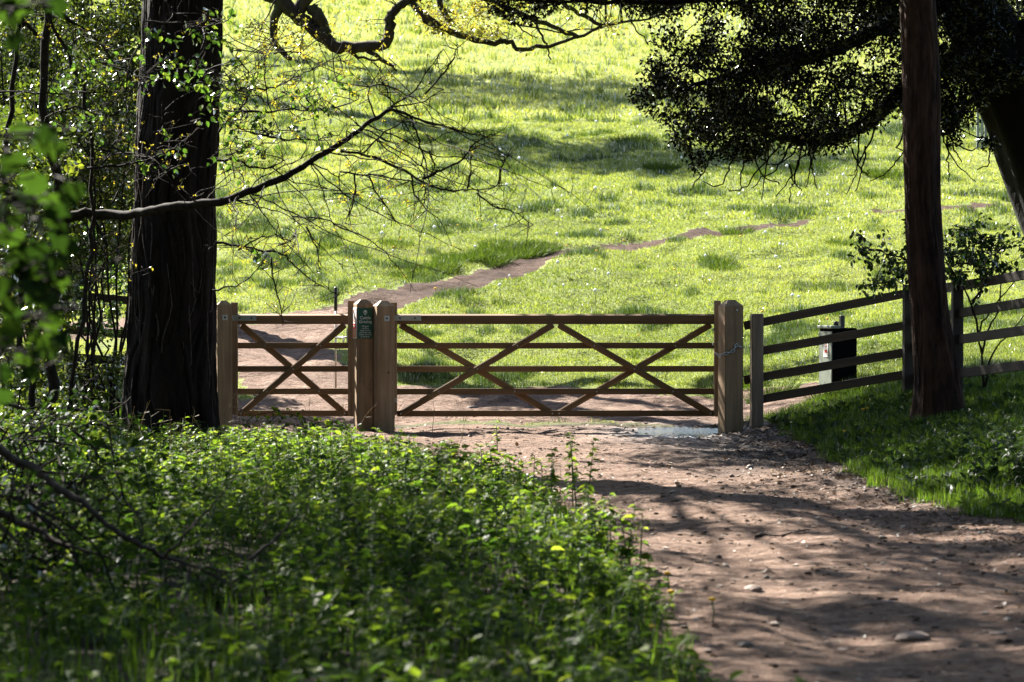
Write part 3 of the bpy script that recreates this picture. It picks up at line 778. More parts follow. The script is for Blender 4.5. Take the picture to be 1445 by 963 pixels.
# black-leaved evergreen at the right edge
eb = at(1590, 560, 34.5); ez = H(eb.x, 34.5)
t3 = thing('evergreen_oak', 'leaning black-trunked evergreen whose dense crown overhangs the right fence', 'tree', (eb.x, 34.5, ez), world=True)
mb = MB(); ax3 = [at(1600, 600, 34.5), at(1570, 460, 34.5), at(1521, 320, 34.5), at(1456, 175, 34.5), at(1402, 70, 34.5), at(1362, -20, 34.5), at(1330, -160, 34.5), at(1300, -420, 34.5)]
ax3[0].z = ez - .2
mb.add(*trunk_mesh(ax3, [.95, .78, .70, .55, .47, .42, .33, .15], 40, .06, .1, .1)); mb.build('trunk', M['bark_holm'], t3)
lm, lf = MB(), MB(); skel = []
for pix, d0, d1, r0, r1 in (
    ([(1390, 60), (1330, 95), (1276, 127), (1242, 160), (1195, 188), (1152, 200), (1118, 196), (1080, 186), (1030, 165)], 34.4, 33.2, .14, .03),
    ([(1370, 0), (1290, 20), (1200, 60), (1120, 90), (1020, 110), (930, 140)], 34.4, 33.6, .13, .02),
    ([(1350, -60), (1240, -60), (1100, -30), (980, 0), (880, 4), (720, 0)], 34.4, 33.0, .09, .012),
    ([(1320, -200), (1200, -220), (1060, -200), (960, -150)], 34.5, 35.5, .14, .02),
    ([(1400, 70), (1440, 40), (1500, 10), (1600, -40)], 34.5, 34.0, .14, .03),
    ([(1340, -150), (1420, -200), (1520, -260), (1640, -300)], 34.5, 33.5, .14, .03),
    ([(1360, -30), (1300, -80), (1230, -160), (1150, -300)], 34.5, 32.0, .13, .03),
    ([(1360, -30), (1340, -120), (1300, -300), (1260, -420)], 34.5, 37.0, .13, .03),
    ([(1420, 110), (1385, 130), (1352, 160), (1335, 190)], 34.2, 33.4, .05, .012)):
    pts = [at(px, py, d0 + (d1 - d0) * i / (len(pix) - 1)) for i, (px, py) in enumerate(pix)]
    skel += limb(lm, pts, r0, r1, 8, 5, .015)[3:]
lower = np.array([(700, 18), (760, 30), (800, 14), (850, 26), (905, 22), (935, 40), (925, 95), (898, 132), (905, 150), (935, 165), (960, 205), (985, 232), (1010, 222), (1060, 224), (1100, 212), (1160, 216), (1215, 190), (1245, 178), (1275, 160), (1320, 190), (1352, 204), (1385, 160), (1440, 120), (1500, 140)], float)
def gapw(x, y):
    g = 1.0
    for cx_, cy_, rx, ry in ((1235, 90, 45, 48), (1018, 30, 42, 30), (1105, 130, 40, 22), (960, 66, 25, 26), (1165, 120, 30, 22), (1420, 60, 32, 40), (1225, 150, 24, 10), (985, 20, 22, 18), (1365, 120, 16, 20)):
        g *= 1 - .86 * math.exp(-((x - cx_)/rx)**2 - ((y - cy_)/ry)**2)
    if x < 905: g *= .42
    return g
k = 0
while k < 980:
    x = rnd.uniform(690, 1560); y = rnd.uniform(-330, 235)
    ym = np.interp(x, lower[:, 0], lower[:, 1])
    if x < 925 and y < -40: continue
    if y > ym - 12 or (y < -30 and rnd.rand() < .45) or rnd.rand() > gapw(x, y): continue
    d = rnd.uniform(32.2, 36.6) if y < 60 else rnd.uniform(32.6, 35.4)
    c = at(x, y, d)
    connect(lm, c, skel, .012, .05)
    cluster(lf, c, rnd.uniform(.18, .34), 128 if y > -40 else 60, .068 if y > -40 else .11, 'rhomb', .3, .2, .7); k += 1
for x, y in [(905,140),(918,152),(900,133),(935,160),(955,200),(968,215),(985,235),(1000,225),(980,222),(1025,215),(1050,222),(1075,218),(1345,170),(1335,185),(1350,196),(1372,150),(1395,200),(1400,206),(1350,140),(700,12),(720,22),(742,28),(760,18),(1210,185),(1175,205),(1150,212),(1190,200)]:
    c = at(x, y, 33.4); connect(lm, c, skel, .008, .05); cluster(lf, c, .15, 80, .062, 'rhomb', .3, .2)
# unseen crown clusters added above the picture to shade the gate, path and bank
for k in range(300):
    c = Vector((rnd.uniform(-2.4, 4.2), rnd.uniform(27, 37), 0)); c.z = 1.9 + .1093 * c.y + rnd.rand() * 3.6
    connect(lm, c, skel, .016, .05); cluster(lf, c, .5, 75, .13, 'rhomb', .3, .2, .7)
for k in range(260):
    c = Vector((rnd.uniform(-2.9, 2.0), rnd.uniform(29.5, 37), 0)); c.z = 1.95 + .1093 * c.y + rnd.rand() * 1.3
    connect(lm, c, skel, .014, .05); cluster(lf, c, .42, 90, .12, 'rhomb', .3, .2, .7)
# bare hanging twigs
def o3(l): return [(965 + x/3.008, y/3.008) for x, y in l]
hang = [[(520,630),(460,740),(390,835)],[(500,640),(470,760),(455,800),(448,862)],[(560,630),(535,720),(515,800)],[(540,690),(555,750),(565,805)],[(440,640),(390,720),(330,760),(285,800)],[(390,640),(300,740),(250,800),(190,812)],
        [(250,700),(244,760),(240,810)],[(100,700),(60,760),(25,810)],[(800,580),(760,660),(740,700),(720,760),(690,825)],[(760,700),(745,760),(725,815)],[(940,640),(900,690),(860,735),(790,770)],[(925,590),(905,630),(960,650)],
        [(1085,560),(1110,610),(1130,660),(1180,720),(1240,772)],[(1110,550),(1160,610),(1220,640),(1260,600),(1275,560)],[(1120,660),(1122,720),(1126,772)],[(1300,640),(1290,700),(1245,722)],[(740,640),(735,720),(700,745)],
        [(300,660),(330,740),(400,780),(390,770)],[(470,640),(400,700),(350,700)],[(470,770),(500,812)],[(1150,640),(1180,690)],[(830,500),(850,555)],[(1200,480),(1215,580)],[(350,700),(330,850)],[(740,700),(780,745),(790,720)],[(200,700),(150,790),(80,770)]]
for h in hang:
    pts = [at(px, py, 33.5) for px, py in o3(h)]
    limb(lm, [pts[0] + (pts[0]-pts[1]).normalized()*.12 + Vector((0,0,.12))] + pts, .014, .006, 5, 4, .01)
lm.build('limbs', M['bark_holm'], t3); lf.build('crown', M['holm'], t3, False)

# mossy oak beyond the fence, behind the broad trunk
ob_ = Vector((at(250, 500, 41).x, 41, 0)); ob_.z = H(ob_.x, 41)
t4 = thing('oak_tree', 'mossy old oak behind the broad trunk, its crooked limbs reaching across the top', 'tree', ob_, world=True)
mb = MB(); ax4 = [Vector((ob_.x, 41, ob_.z - .2)), at(247, 300, 41), at(252, 100, 41), at(262, -40, 41), at(262, -300, 41), at(275, -560, 41)]
mb.add(*trunk_mesh(ax4, [.5, .42, .4, .38, .28, .12], 30, .08, .12, .1)); mb.build('trunk', M['bark_oak'], t4)
lm, lf = MB(), MB(); oskel = []
dO = 40.0
for pix, r0, r1 in (
    ([(262, -60), (320, -35), (380, -8), (417, 18), (446, 45), (480, 66), (513, 67), (543, 60), (550, 40), (549, 28), (558, 14), (580, 0), (620, -14), (700, -40)], .125, .05),
    ([(417, 18), (432, -4), (445, -40), (470, -90)], .12, .08),
    ([(440, 8), (452, 30), (462, 50)], .1, .1),
    ([(578, 0), (590, 12), (613, 33), (647, 50), (693, 62), (713, 58), (730, 68), (757, 67), (797, 60), (847, 38), (880, 32), (927, 22)], .06, .015),
    ([(640, -20), (690, 0), (737, 20), (780, 38), (817, 53)], .05, .03), ([(760, -15), (800, 10), (833, 28), (860, 37)], .04, .025),
    ([(757, 34), (768, 55), (773, 70), (778, 85)], .022, .01), ([(618, -8), (624, 12), (634, 31)], .055, .04), ([(890, 30), (908, 54), (927, 60)], .014, .008),
    ([(720, 25), (745, 48), (760, 52)], .014, .008), ([(700, 10), (720, 30), (790, 45), (850, 40)], .016, .01), ([(590, 12), (600, 30), (622, 45)], .04, .02), ([(480, 66), (500, 78), (530, 84), (560, 92)], .03, .012),
    ([(395, 5), (385, 40), (395, 70), (412, 84)], .08, .03), ([(513, 67), (545, 88), (560, 100)], .04, .02)):
    oskel += limb(lm, [at(px, py, dO) for px, py in pix], r0, r1, 9, 4, .014)
for (x0, x1, y0, y1, n, cl) in ((345, 470, 20, 75, 22, 22), (590, 720, 0, 48, 46, 26), (580, 920, -50, 8, 40, 30), (600, 690, 10, 60, 14, 22), (780, 880, 15, 45, 12, 14), (320, 360, 45, 130, 6, 12), (380, 560, -60, 0, 16, 26), (720, 770, 45, 70, 5, 10), (470, 560, 20, 110, 7, 8)):
    for k in range(n):
        c = at(rnd.uniform(x0, x1), rnd.uniform(y0, y1), dO + rnd.normal(0, .4)); connect(lm, c, oskel, .008, .05); cluster(lf, c, .16, cl, .065, 'rhomb', .5)
for k in range(80):
    c = at(rnd.uniform(150, 900), rnd.uniform(-420, -50), dO + rnd.normal(0, 1.5)); connect(lm, c, oskel, .02, .05); cluster(lf, c, .5, 30, .11, 'rhomb', .5)
lm.build('limbs', M['bark_oak'], t4); lf.build('crown', M['oakleaf'], t4, False)

# two field trees up the slope that throw the long bands of shade (their trunks stand behind the left thicket)
def field_tree(x, y, hgt, rad, label):
    z = H(x, y); t = thing('field_tree', label, 'tree', (x, y, z), world=True)
    m_ = MB(); pts = [Vector((x, y, z - .3)), Vector((x + .1, y, z + hgt*.3)), Vector((x - .1, y, z + hgt*.6)), Vector((x, y, z + hgt*.95))]
    m_.add(*trunk_mesh(pts, [.6, .45, .35, .12], 20, .08, .1, .15)); m_.build('trunk', M['bark_oak'], t)
    overhead_crown(t, 'haw', pts[1] + Vector((0,0,1)), (x, y, z + hgt*.8), (rad, rad*.6, hgt*.13), 10, 120, 60, .32, .9, .2, bark='bark_oak')
field_tree(-10.5, 83, 20, 5.2, 'tree in the field half hidden behind the thicket, nearer of two')
field_tree(-12.2, 102, 21, 6.4, 'tree in the field half hidden behind the thicket, farther of two')

# ------------------------------------------------------------------ hazel with the long bare bough, in front of the broad trunk
hb_ = Vector((at(78, 620, 23.5).x, 23.5, 0)); hb_.z = H(hb_.x, 23.5)
t5 = thing('hazel_tree', 'twiggy hazel with one long bare bough curving across the broad trunk', 'tree', hb_, world=True)
st, br, lf, bd = MB(), MB(), MB(), MB()
dH = 23.5
limb(st, [hb_ - Vector((0,0,.1)), at(72, 480, dH), at(88, 310, dH), at(60, 120, dH), at(75, -60, dH), at(110, -200, dH)], .05, .03, 10, 6, .02)
limb(st, [hb_ - Vector((.08,0,.1)), at(30, 450, dH), at(10, 250, dH), at(25, 60, dH), at(10, -100, dH)], .03, .018, 8, 6, .025)
limb(st, [hb_ + Vector((.06,0,-.1)), at(110, 480, dH-.3), at(128, 330, dH-.3), at(120, 150, dH-.4), at(60, 0, dH-.5), at(50, -120, dH-.5)], .022, .012, 8, 6, .02)
bough = limb(st, [at(86, 312, dH), at(110, 303, dH), at(160, 304, dH), at(205, 300, dH-.3), at(240, 291, dH-.5), at(300, 287, dH-.7), at(350, 271, dH-.8), at(400, 251, dH-.8), at(450, 222, dH-.8), at(490, 195, dH-.8), at(525, 172, dH-.8), at(552, 154, dH-.8)], .05, .018, 10, 4, .009)
def px3(l, ox, oy): return [(ox + x/3.008, oy + y/3.008) for x, y in l]
tw = [px3(l, 480, 0) for l in (
    [(205,462),(290,490),(320,560),(345,640),(355,760),(360,870)], [(240,470),(370,520),(480,545),(560,570),(650,590)], [(0,640),(150,670),(300,740),(380,790),(480,810),(560,805),(660,795),(680,740)],
    [(0,730),(140,745),(300,770),(450,800)], [(200,600),(120,560),(60,520)], [(355,760),(430,720),(520,680),(570,610),(660,570)], [(580,820),(660,880),(740,900),(820,955)], [(300,740),(330,850),(420,930)],
    [(215,455),(300,400),(380,290),(440,210)], [(150,500),(120,400),(170,290)], [(360,400),(450,300),(490,230),(495,190)], [(200,460),(330,440),(440,380)], [(60,740),(60,850),(20,950)], [(380,640),(400,720),(350,760)],
    [(540,800),(555,700),(550,620)], [(120,745),(180,860),(260,960)], [(100,650),(170,580),(260,520),(400,540)], [(670,780),(690,700),(700,670)])]
tw += [px3(l, 0, 0) for l in (
    [(920,680),(1000,680),(1060,710),(1150,715),(1250,770),(1440,810)], [(950,380),(1010,385),(1100,382),(1180,365),(1250,330),(1340,290),(1440,240)], [(1060,560),(1150,580),(1230,592),(1350,590),(1440,575)],
    [(1020,470),(1110,480),(1220,465),(1340,468),(1440,460)], [(930,560),(980,500),(1030,450),(1060,390),(1100,300),(1130,230)], [(370,715),(500,705),(620,680),(720,640),(780,600),(850,540)], [(190,0),(240,60),(330,110),(400,160),(460,230),(500,300),(510,345)],
    [(20,60),(130,130),(200,170)], [(540,290),(600,340),(680,260)], [(690,430),(690,520),(720,580)], [(640,700),(650,760),(690,740)], [(610,90),(760,95),(900,80)], [(960,660),(1030,640),(1050,600)],
    [(1080,390),(1140,440),(1220,400)], [(1160,230),(1270,220),(1290,260)], [(1000,240),(1050,300),(1050,350)], [(0,390),(200,395),(400,392),(580,388)], [(320,450),(430,490),(500,480),(540,400)], [(430,700),(480,620),(520,560),(560,480)], [(470,870),(520,780),(560,690)], [(700,0),(760,80),(860,120)], [(1170,0),(1130,80),(1100,130)])]
tw += [px3(l, 0, 320) for l in (
    [(900,60),(1000,80),(1100,100),(1200,120),(1250,170),(1340,240),(1440,290)], [(1150,130),(1160,230),(1190,340),(1200,420)], [(1010,100),(1080,60),(1150,40),(1250,70)], [(370,0),(420,80),(480,150),(550,230)], [(410,310),(450,240),(490,200),(500,130)], [(1300,0),(1350,120),(1350,200)], [(1180,80),(1230,60),(1260,0)], [(900,270),(1000,250),(1080,200),(1130,130)])]
sk = [p for p in bough]
for i, l in enumerate(tw):
    dd = dH - .8 + rnd.normal(0, .25); r0 = .013 if len(l) > 4 else .009
    p = limb(br, [at(x, y, dd) for x, y in l], r0, .0035, 5, 4, .006)
    sk += p
    for q_ in p[2:]:   # side spurs
        for _ in range(2):
            if rnd.rand() < .62:
                v = rvec(1, .2)[0] * rnd.uniform(.08, .3)
                e = q_ + Vector(v); mid = q_.lerp(e, .5) + Vector(rnd.normal(0, .02, 3))
                br.add(*tube([q_, mid, e], [.004, .003, .002], 4))
                if rnd.rand() < .5: cluster(bd, e, .022, 5, .022, 'rhomb', .5)
def spray(br_, lf_, c, n, size, kind='oval', spread=.22, sk_=None):
    """a leafy shoot: fine twig with leaves along it"""
    c = Vector(c)
    d = Vector(rvec(1, -.1)[0]) * spread; e = c + d
    br_.add(*tube([c, c.lerp(e, .5) + Vector((0,0,.02)), e], [.004, .003, .002], 4))
    if sk_: connect(br_, c, sk_, .006, .05)
    f = rnd.rand(n, 1); P = np.array(c)[None] + np.array(d)[None] * f + rnd.normal(0, .03, (n, 3))
    Y = rvec(n); Y[:, 2] -= .55; Nn = rvec(n, .8)
    place(lf_, kind, P, Y, Nn, size * rnd.uniform(.6, 1.2, n), 1.15)
for k in range(34):       # fine drooping shoots hung from the bough
    a_ = bough[rnd.randint(18, len(bough))] if k % 3 else sk[rnd.randint(len(bough), len(sk))]
    v = Vector((rnd.uniform(-.1, .5), rnd.normal(0, .25), rnd.uniform(-.45, .25))); pts = [a_]
    for q_ in range(rnd.randint(3, 6)):
        v = v + Vector((rnd.normal(.02, .1), rnd.normal(0, .06), rnd.normal(-.03, .09))); 
        if (pts[-1] + v * .55).z < 1.55: break
        pts.append(pts[-1] + v * .55)
    if len(pts) < 3: continue
    p = limb(br, pts, .007, .002, 4, 4, .006); sk += p
    for q_ in p[3:]:
        if rnd.rand() < .5:
            e = q_ + Vector(rvec(1, .1)[0]) * rnd.uniform(.06, .22); br.add(*tube([q_, q_.lerp(e, .5) + Vector(rnd.normal(0, .015, 3)), e], [.003, .0025, .0018], 4))
            if rnd.rand() < .35: cluster(bd, e, .02, 4, .022, 'rhomb', .5)
# leafy shoots round the broad trunk
for (x0, x1, y0, y1, n) in ((205, 330, 25, 130, 26), (300, 350, 110, 190, 12), (255, 345, 95, 175, 14), (330, 380, 160, 220, 9), (400, 500, 105, 135, 7), (355, 470, 160, 195, 8), (200, 260, 180, 260, 5), (60, 200, 60, 200, 26), (320, 345, 190, 300, 6), (350, 385, 350, 380, 3), (440, 475, 100, 140, 4), (300, 335, 10, 60, 6)):
    for k in range(n):
        spray(br, lf, at(rnd.uniform(x0, x1), rnd.uniform(y0, y1), dH - .8 + rnd.normal(0, .25)), 6, .062, 'oval', .2, sk)
for (x0, x1, y0, y1, n) in ((310, 350, 150, 300, 18), (330, 430, 30, 130, 22), (480, 560, 60, 140, 24), (480, 580, 210, 300, 26), (390, 480, 110, 200, 14)):
    for k in range(n):
        c = at(rnd.uniform(x0, x1), rnd.uniform(y0, y1), dH - .8 + rnd.normal(0, .3)); connect(br, c, sk, .004, .02); cluster(bd, c, .04, 7, .032, 'rhomb', .5)
for k in range(280):  # leaf clusters out of view, added to shade the lower nettles and near leaves
    v = rvec(1)[0] * rnd.rand() ** .4; c = Vector((-6.4 + 3.4*v[0], 18.5 + 6.5*v[1], 6.9 + 2.3*v[2]))
    if c.z < 2.1 + .1093 * c.y and c.x > -.2 * c.y - .5: continue
    connect(br, c, sk + [Vector((-5, 20, 5.5)), Vector((-6, 17, 6)), Vector((-5.5, 14, 6))], .015, .05); cluster(lf, c, .65, 70, .14, 'rhomb')
limb(st, [at(75, -60, dH), Vector((-4.6, 21, 5.2)), Vector((-5, 20, 5.5)), Vector((-6, 17, 6)), Vector((-5.5, 14, 6)), Vector((-5.6, 12.6, 6.6))], .05, .02, 8, 5)
st.build('trunk', M['twig'], t5); br.build('branches', M['twig'], t5); lf.build('foliage', M['hazel'], t5, False); bd.build('buds', M['bud'], t5, False)

# ------------------------------------------------------------------ thicket at the left: separate bushes
def bush(name, label, bpx, d, region, n, nleaf, ls, mat, kind='oval', nst=5, rc=.24, rs=.017, group='bushes of the left thicket', ddep=.7, cat='bush'):
    b = Vector((at(bpx, 600, d).x, d, 0)); b.z = H(b.x, d)
    t = thing(name, label, cat, b, group=group, world=True)
    st_, lf_ = MB(), MB(); sk_ = []
    x0, x1, y0, y1 = region
    for k in range(nst):
        e = at(rnd.uniform(x0, x1), rnd.uniform(y0, y0 + (y1-y0)*.35), d + rnd.normal(0, ddep))
        m_ = b.lerp(e, .5) + Vector((rnd.normal(0,.15), rnd.normal(0,.15), .15))
        sk_ += limb(st_, [b + Vector((rnd.normal(0,.06), rnd.normal(0,.06), -.1)), m_, e], rs, .006, 6, 5, .05)[2:]
    for k in range(int(n * 1.5)):
        c = at(rnd.uniform(x0, x1), rnd.uniform(y0, y1), d + rnd.normal(0, ddep))
        if c.z < H(c.x, c.y) + .1: continue
        connect(st_, c, sk_, .008, .05); cluster(lf_, c, rc, int(nleaf * 2.4), ls * 1.15, kind, .6)
    st_.build('stems', M['twig'], t); lf_.build('foliage', M[mat], t, False)
    return t
bush('hawthorn_bush', 'tall hawthorn with fresh leaves at the top left corner, left of the broad trunk', 40, 31.5, (-60, 115, -90, 250), 95, 50, .05, 'haw', nst=7)
bush('hawthorn_bush', 'hawthorn close against the left side of the broad trunk, leaves thinning downwards', 150, 30, (95, 200, -60, 190), 62, 44, .05, 'haw', nst=6)
bush('hawthorn_bush', 'low dense bush in front of the dark rail fence at left', 60, 31.5, (-40, 95, 250, 450), 50, 50, .055, 'haw', nst=6)
bush('hazel_bush', 'dim leafy bush in front of the left thicket, nearer than the rail fence', 20, 24.6, (-40, 85, 180, 560), 55, 34, .06, 'haw', nst=6, rs=.01)
bush('elder_bush', 'small bright-leaved bush hanging over the dark rail fence beside the trunk', 130, 32.3, (100, 185, 330, 470), 16, 26, .055, 'hazel', nst=4, rc=.18)
bush('hawthorn_bush', 'shadowy bush at the left picture edge behind the drooping big leaves', -30, 28.5, (-120, 50, 120, 560), 70, 55, .06, 'haw', nst=6)
bush('bramble_bush', 'tangled dark bramble at the foot of the thicket, lowest and leftmost', 30, 21, (-60, 130, 590, 700), 46, 34, .05, 'haw', nst=8, rc=.2, rs=.012, ddep=.9)
bush('hawthorn_bush', 'bare-stemmed bush at the foot of the left fence with scattered leaves', 150, 29.5, (60, 185, 500, 600), 20, 26, .05, 'haw', nst=9, rc=.2, rs=.014)
bush('hawthorn_bush', 'leafy bush filling the gap between the bare bough and the rail fence at left', 120, 30.6, (60, 182, 170, 370), 34, 46, .05, 'haw', nst=6)
bush('hawthorn_bush', 'farther dark bush standing beyond the left rail fence', 70, 36, (-40, 172, 20, 400), 170, 60, .07, 'haw', nst=7, rc=.32)
# elder sapling at the right fence
b = Vector((at(1388, 545, 28.9).x, 28.0, 0)); b.z = H(b.x, 28.0)
t6 = thing('elder_sapling', 'leafy elder sapling growing over the right fence beside the slender trunk', 'sapling', b, world=True)
st_, lf_ = MB(), MB(); sk_ = []
for l in ([(1388,548),(1386,500),(1380,470),(1398,440),(1425,405),(1440,390)], [(1386,500),(1392,470),(1408,440),(1412,400),(1405,360)], [(1380,470),(1372,430),(1345,385),(1330,360)], [(1372,430),(1390,390),(1385,350),(1378,325)], [(1390,545),(1400,500),(1425,470),(1450,440)], [(1345,385),(1300,372),(1260,360),(1225,352)], [(1300,372),(1270,390),(1245,400)]):
    sk_ += limb(st_, [at(x, y, 28.0) for x, y in l], .014, .005, 6, 4, .006)
for (x0, x1, y0, y1, n) in ((1340,1400,315,370,20), (1235,1290,350,410,16), (1330,1420,340,390,18), (1400,1440,330,380,9), (1205,1240,335,370,5), (1340,1390,380,410,6), (1275,1300,345,400,5)):
    for k in range(n): spray(st_, lf_, at(rnd.uniform(x0, x1), rnd.uniform(y0, y1), 28.0 + rnd.normal(0, .2)), 18, .062, 'oval', .28, sk_)
st_.build('stems', M['twig'], t6); lf_.build('foliage', M['elder'], t6, False)

# ------------------------------------------------------------------ sapling close to the viewpoint, its big leaves hang in at the left edge
dN = 7.6
nb = Vector((-1.75, dN, 0)); nb.z = H(nb.x, dN)
t7 = thing('sycamore_sapling', 'broad blurred leaves of a sapling hanging in close at the left edge', 'sapling', nb, world=True)
st_, lf_ = MB(), MB()
main = limb(st_, [nb, Vector((-1.72, dN, .8)), Vector((-1.68, dN, 1.6)), Vector((-1.62, dN, 2.4)), Vector((-1.6, dN, 3.0))], .02, .008, 7, 5, .006)
sk_ = list(main)
for l in ([(-90,200),(-10,190),(50,205),(90,225)], [(-80,250),(-20,260),(40,290),(70,310)], [(-80,330),(-20,350),(40,400),(70,440)], [(-80,420),(-20,450),(30,490),(60,520)], [(-80,60),(-20,20),(30,10)]):
    sk_ += limb(st_, [at(x, y, dN) for x, y in l], .006, .002, 5, 4, .003)
spots = [(92,228),(70,222),(50,218),(92,292),(78,300),(28,288),(40,300),(55,335),(20,330),(62,360),(82,345),(18,390),(45,405),(74,430),(30,440),(60,455),(78,470),(22,470),(45,500),(70,495),(28,520),(58,525),(38,545),(14,545),(15,350),(8,300),(6,420),(10,500),(90,375),(60,400),(35,375),(20,230),(8,250),(20,10),(6,28),(40,18),(70,6),(12,60)]
for x, y in spots:
    for _ in range(2):
        c = at(x + rnd.normal(0, 10), y + rnd.normal(0, 10) - 24, dN + rnd.normal(0, .18))
        connect(st_, c, sk_, .003, .05)
        yv = np.array([[rnd.normal(0, .35), rnd.normal(0, .35), -1]]); nv = np.array([[rnd.normal(0, .5), -1, rnd.normal(.3, .5)]])
        place(lf_, 'maple', [tuple(c)], yv, nv, rnd.uniform(.05, .085), 1)
st_.build('stems', M['twig'], t7); lf_.build('foliage', M['near'], t7, False)

bush('dead_bramble', 'tangle of thin dark bramble stems filling the bottom left corner', 20, 13.2, (-60, 200, 640, 880), 24, 9, .045, 'near', nst=20, rs=.006, ddep=.8)
bush('dead_bramble', 'tangle of thin dark stems in front of the thicket at the left edge', 20, 18.2, (-60, 170, 570, 700), 22, 12, .045, 'near', nst=18, rs=.007, ddep=.8)
# fallen dead boughs at lower left
def dead(label, lines, d, base_off=0.0, mat='deadwood'):
    o0 = at(*lines[0][0], d); t = thing('dead_bough', label, 'branch', (o0.x, d, H(o0.x, d)), group='dead boughs at lower left', world=True)
    m_ = MB(); sk_ = []
    for i, l in enumerate(lines):
        p = limb(m_, [at(x, y, d + .1 * math.sin(i * 2 + j)) for j, (x, y) in enumerate(l)], (.024 if 'long' in label else .018) if i == 0 else .009, .005 if i == 0 else .003, 6, 4, .004)
        for q_ in p[1:]:
            if rnd.rand() < .45:
                e = q_ + Vector(rvec(1)[0]) * rnd.uniform(.05, .25); m_.add(*tube([q_, q_.lerp(e, .6) + Vector(rnd.normal(0,.01,3)), e], [.003, .0025, .0015], 4))
    m_.build('branches', M[mat], t)
o7 = lambda *ls: [[(x/3.008, 640 + y/3.008) for x, y in l] for l in ls]
dead('long dead bough slanting down across the undergrowth at lower left', o7([(-60,-40),(20,0),(150,70),(230,130),(350,210),(480,320),(600,390),(700,440),(820,480),(930,525),(1010,570)], [(820,480),(960,500),(1100,540)], [(700,440),(780,350),(880,240),(1000,100)], [(150,75),(280,85),(420,110),(480,70)], [(820,500),(880,580),(970,670)], [(800,480),(800,580)], [(1060,450),(1180,350),(1280,240)]), 12.4)
dead('shorter dead bough hanging below the long one at the left edge', o7([(-90,200),(0,250),(150,320),(250,380),(350,410),(460,440)], [(0,300),(80,380),(160,480),(290,500)], [(0,490),(60,580),(120,680)], [(100,600),(120,500),(90,420)], [(440,650),(600,640),(720,580)]), 12.6)
dead('grey dead bough lying along the ground before the left fence', [[(-40,560),(20,572),(60,588),(100,596),(140,600),(185,588)], [(60,590),(90,605),(120,610)], [(120,560),(150,582),(185,560)]], 21.5)

# ------------------------------------------------------------------ nettle bed between viewpoint and gate
mb, stm = MB(), MB()
def nettle_ok(x, y):
    return x < xl(y) + .05 + .25 * fbm(x / .5, y / .7, 2)
n = 7400
y = np.sqrt(rnd.rand(n) * (29.3**2 - 8.2**2) + 8.2**2); x = -.25 * y + rnd.rand(n) * (.25 * y + 1.0)
ok = nettle_ok(x, y) & (np.hypot(x - bp.x, y - 27) > .6) & ~((y > 28.2) & (x < -3.2))
ok &= (rnd.rand(n) < np.where(y < 10.8, .75, 1.0)) & (rnd.rand(n) < .9 + 2.2 * fbm(x / .9 + 30, y / 1.3, 2))
x, y = x[ok], y[ok]; z = Hn(x, y)
hh = rnd.uniform(.16, .40, len(x)) * (1 + 1.7 * fbm(x / .7, y / 1.1, 3)) * np.where(y < 12, .8, 1)
edge = np.clip((xl(y) - x) / .5, 0, 1); hh *= .55 + .45 * edge; hh *= np.where(y > 26, .72, 1)
hh *= np.where(rnd.rand(len(x)) < .05, 1.4, 1)
hh = np.minimum(hh, np.where(x > -2.95, np.maximum(.05, (1.64 - .0538 * y) * rnd.uniform(.7, 1.1, len(x))), .5)); hh = np.minimum(hh, .52)
for i in range(len(x)):
    b = np.array([x[i], y[i], z[i] - .02]); top = b + np.array([rnd.normal(0, .07), rnd.normal(0, .07), hh[i]])
    stm.add(*tube([b, (b + top) / 2 + rnd.normal(0, .008, 3), top], [.004, .0035, .002], 3), a=.4)
    k = int(5 + hh[i] * 26)
    f = np.sort(rnd.rand(k)) ** .6
    f = np.maximum(f, .2)
    az = np.arange(k) * 1.571 + rnd.normal(0, .4, k) + rnd.rand() * 6
    P = b[None] + (top - b)[None] * f[:, None]
    dirs = np.stack([np.cos(az), np.sin(az), rnd.normal(.02, .3, k)], 1)
    Nn = np.stack([rnd.normal(0, .35, k), rnd.normal(0, .35, k), np.ones(k)], 1)
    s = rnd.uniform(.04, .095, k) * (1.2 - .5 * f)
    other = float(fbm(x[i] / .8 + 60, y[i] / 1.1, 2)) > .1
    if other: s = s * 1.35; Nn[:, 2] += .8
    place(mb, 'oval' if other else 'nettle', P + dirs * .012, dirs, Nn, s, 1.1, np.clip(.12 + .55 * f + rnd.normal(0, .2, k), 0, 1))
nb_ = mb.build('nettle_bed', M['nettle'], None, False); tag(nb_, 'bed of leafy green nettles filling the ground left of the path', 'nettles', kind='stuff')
o = stm.build('stems', M['stemg'], nb_)

# grass and ground cover under trees and along the path edges
mb = MB()
def blades(mb, x, y, h, w, v0=.5, lean=.5):
    n = len(x); z = Hn(x, y); a = rnd.rand(n) * 2 * math.pi; l = rnd.uniform(.05, lean, n)
    Y = np.stack([np.cos(a) * l, np.sin(a) * l, np.ones(n)], 1)
    Nn = np.stack([-np.cos(a) + rnd.normal(0, .3, n), -np.sin(a) + rnd.normal(0, .3, n), l], 1)
    s = h * rnd.uniform(.45, 1.25, n)
    place(mb, 'blade', np.stack([x, y, z - .01], 1), Y, Nn, s, w / s, np.clip(v0 + rnd.normal(0, .2, n), 0, 1))
n = 165000
y = np.sqrt(rnd.rand(n) * (31.5**2 - 15**2) + 15**2); x = xr(y) - .3 + rnd.rand(n) * np.maximum(.2, .25 * y - xr(y) + .6)
m_ = mud(x, y); cl = fbm(x / .5, y / .6, 2)
ok = (m_ < -.01 - .12 * rnd.rand(n)) & (rnd.rand(n) < .75 + 1.2 * cl) & (np.hypot(x - sb.x, y - 26.4) > .3)
x, y = x[ok], y[ok]
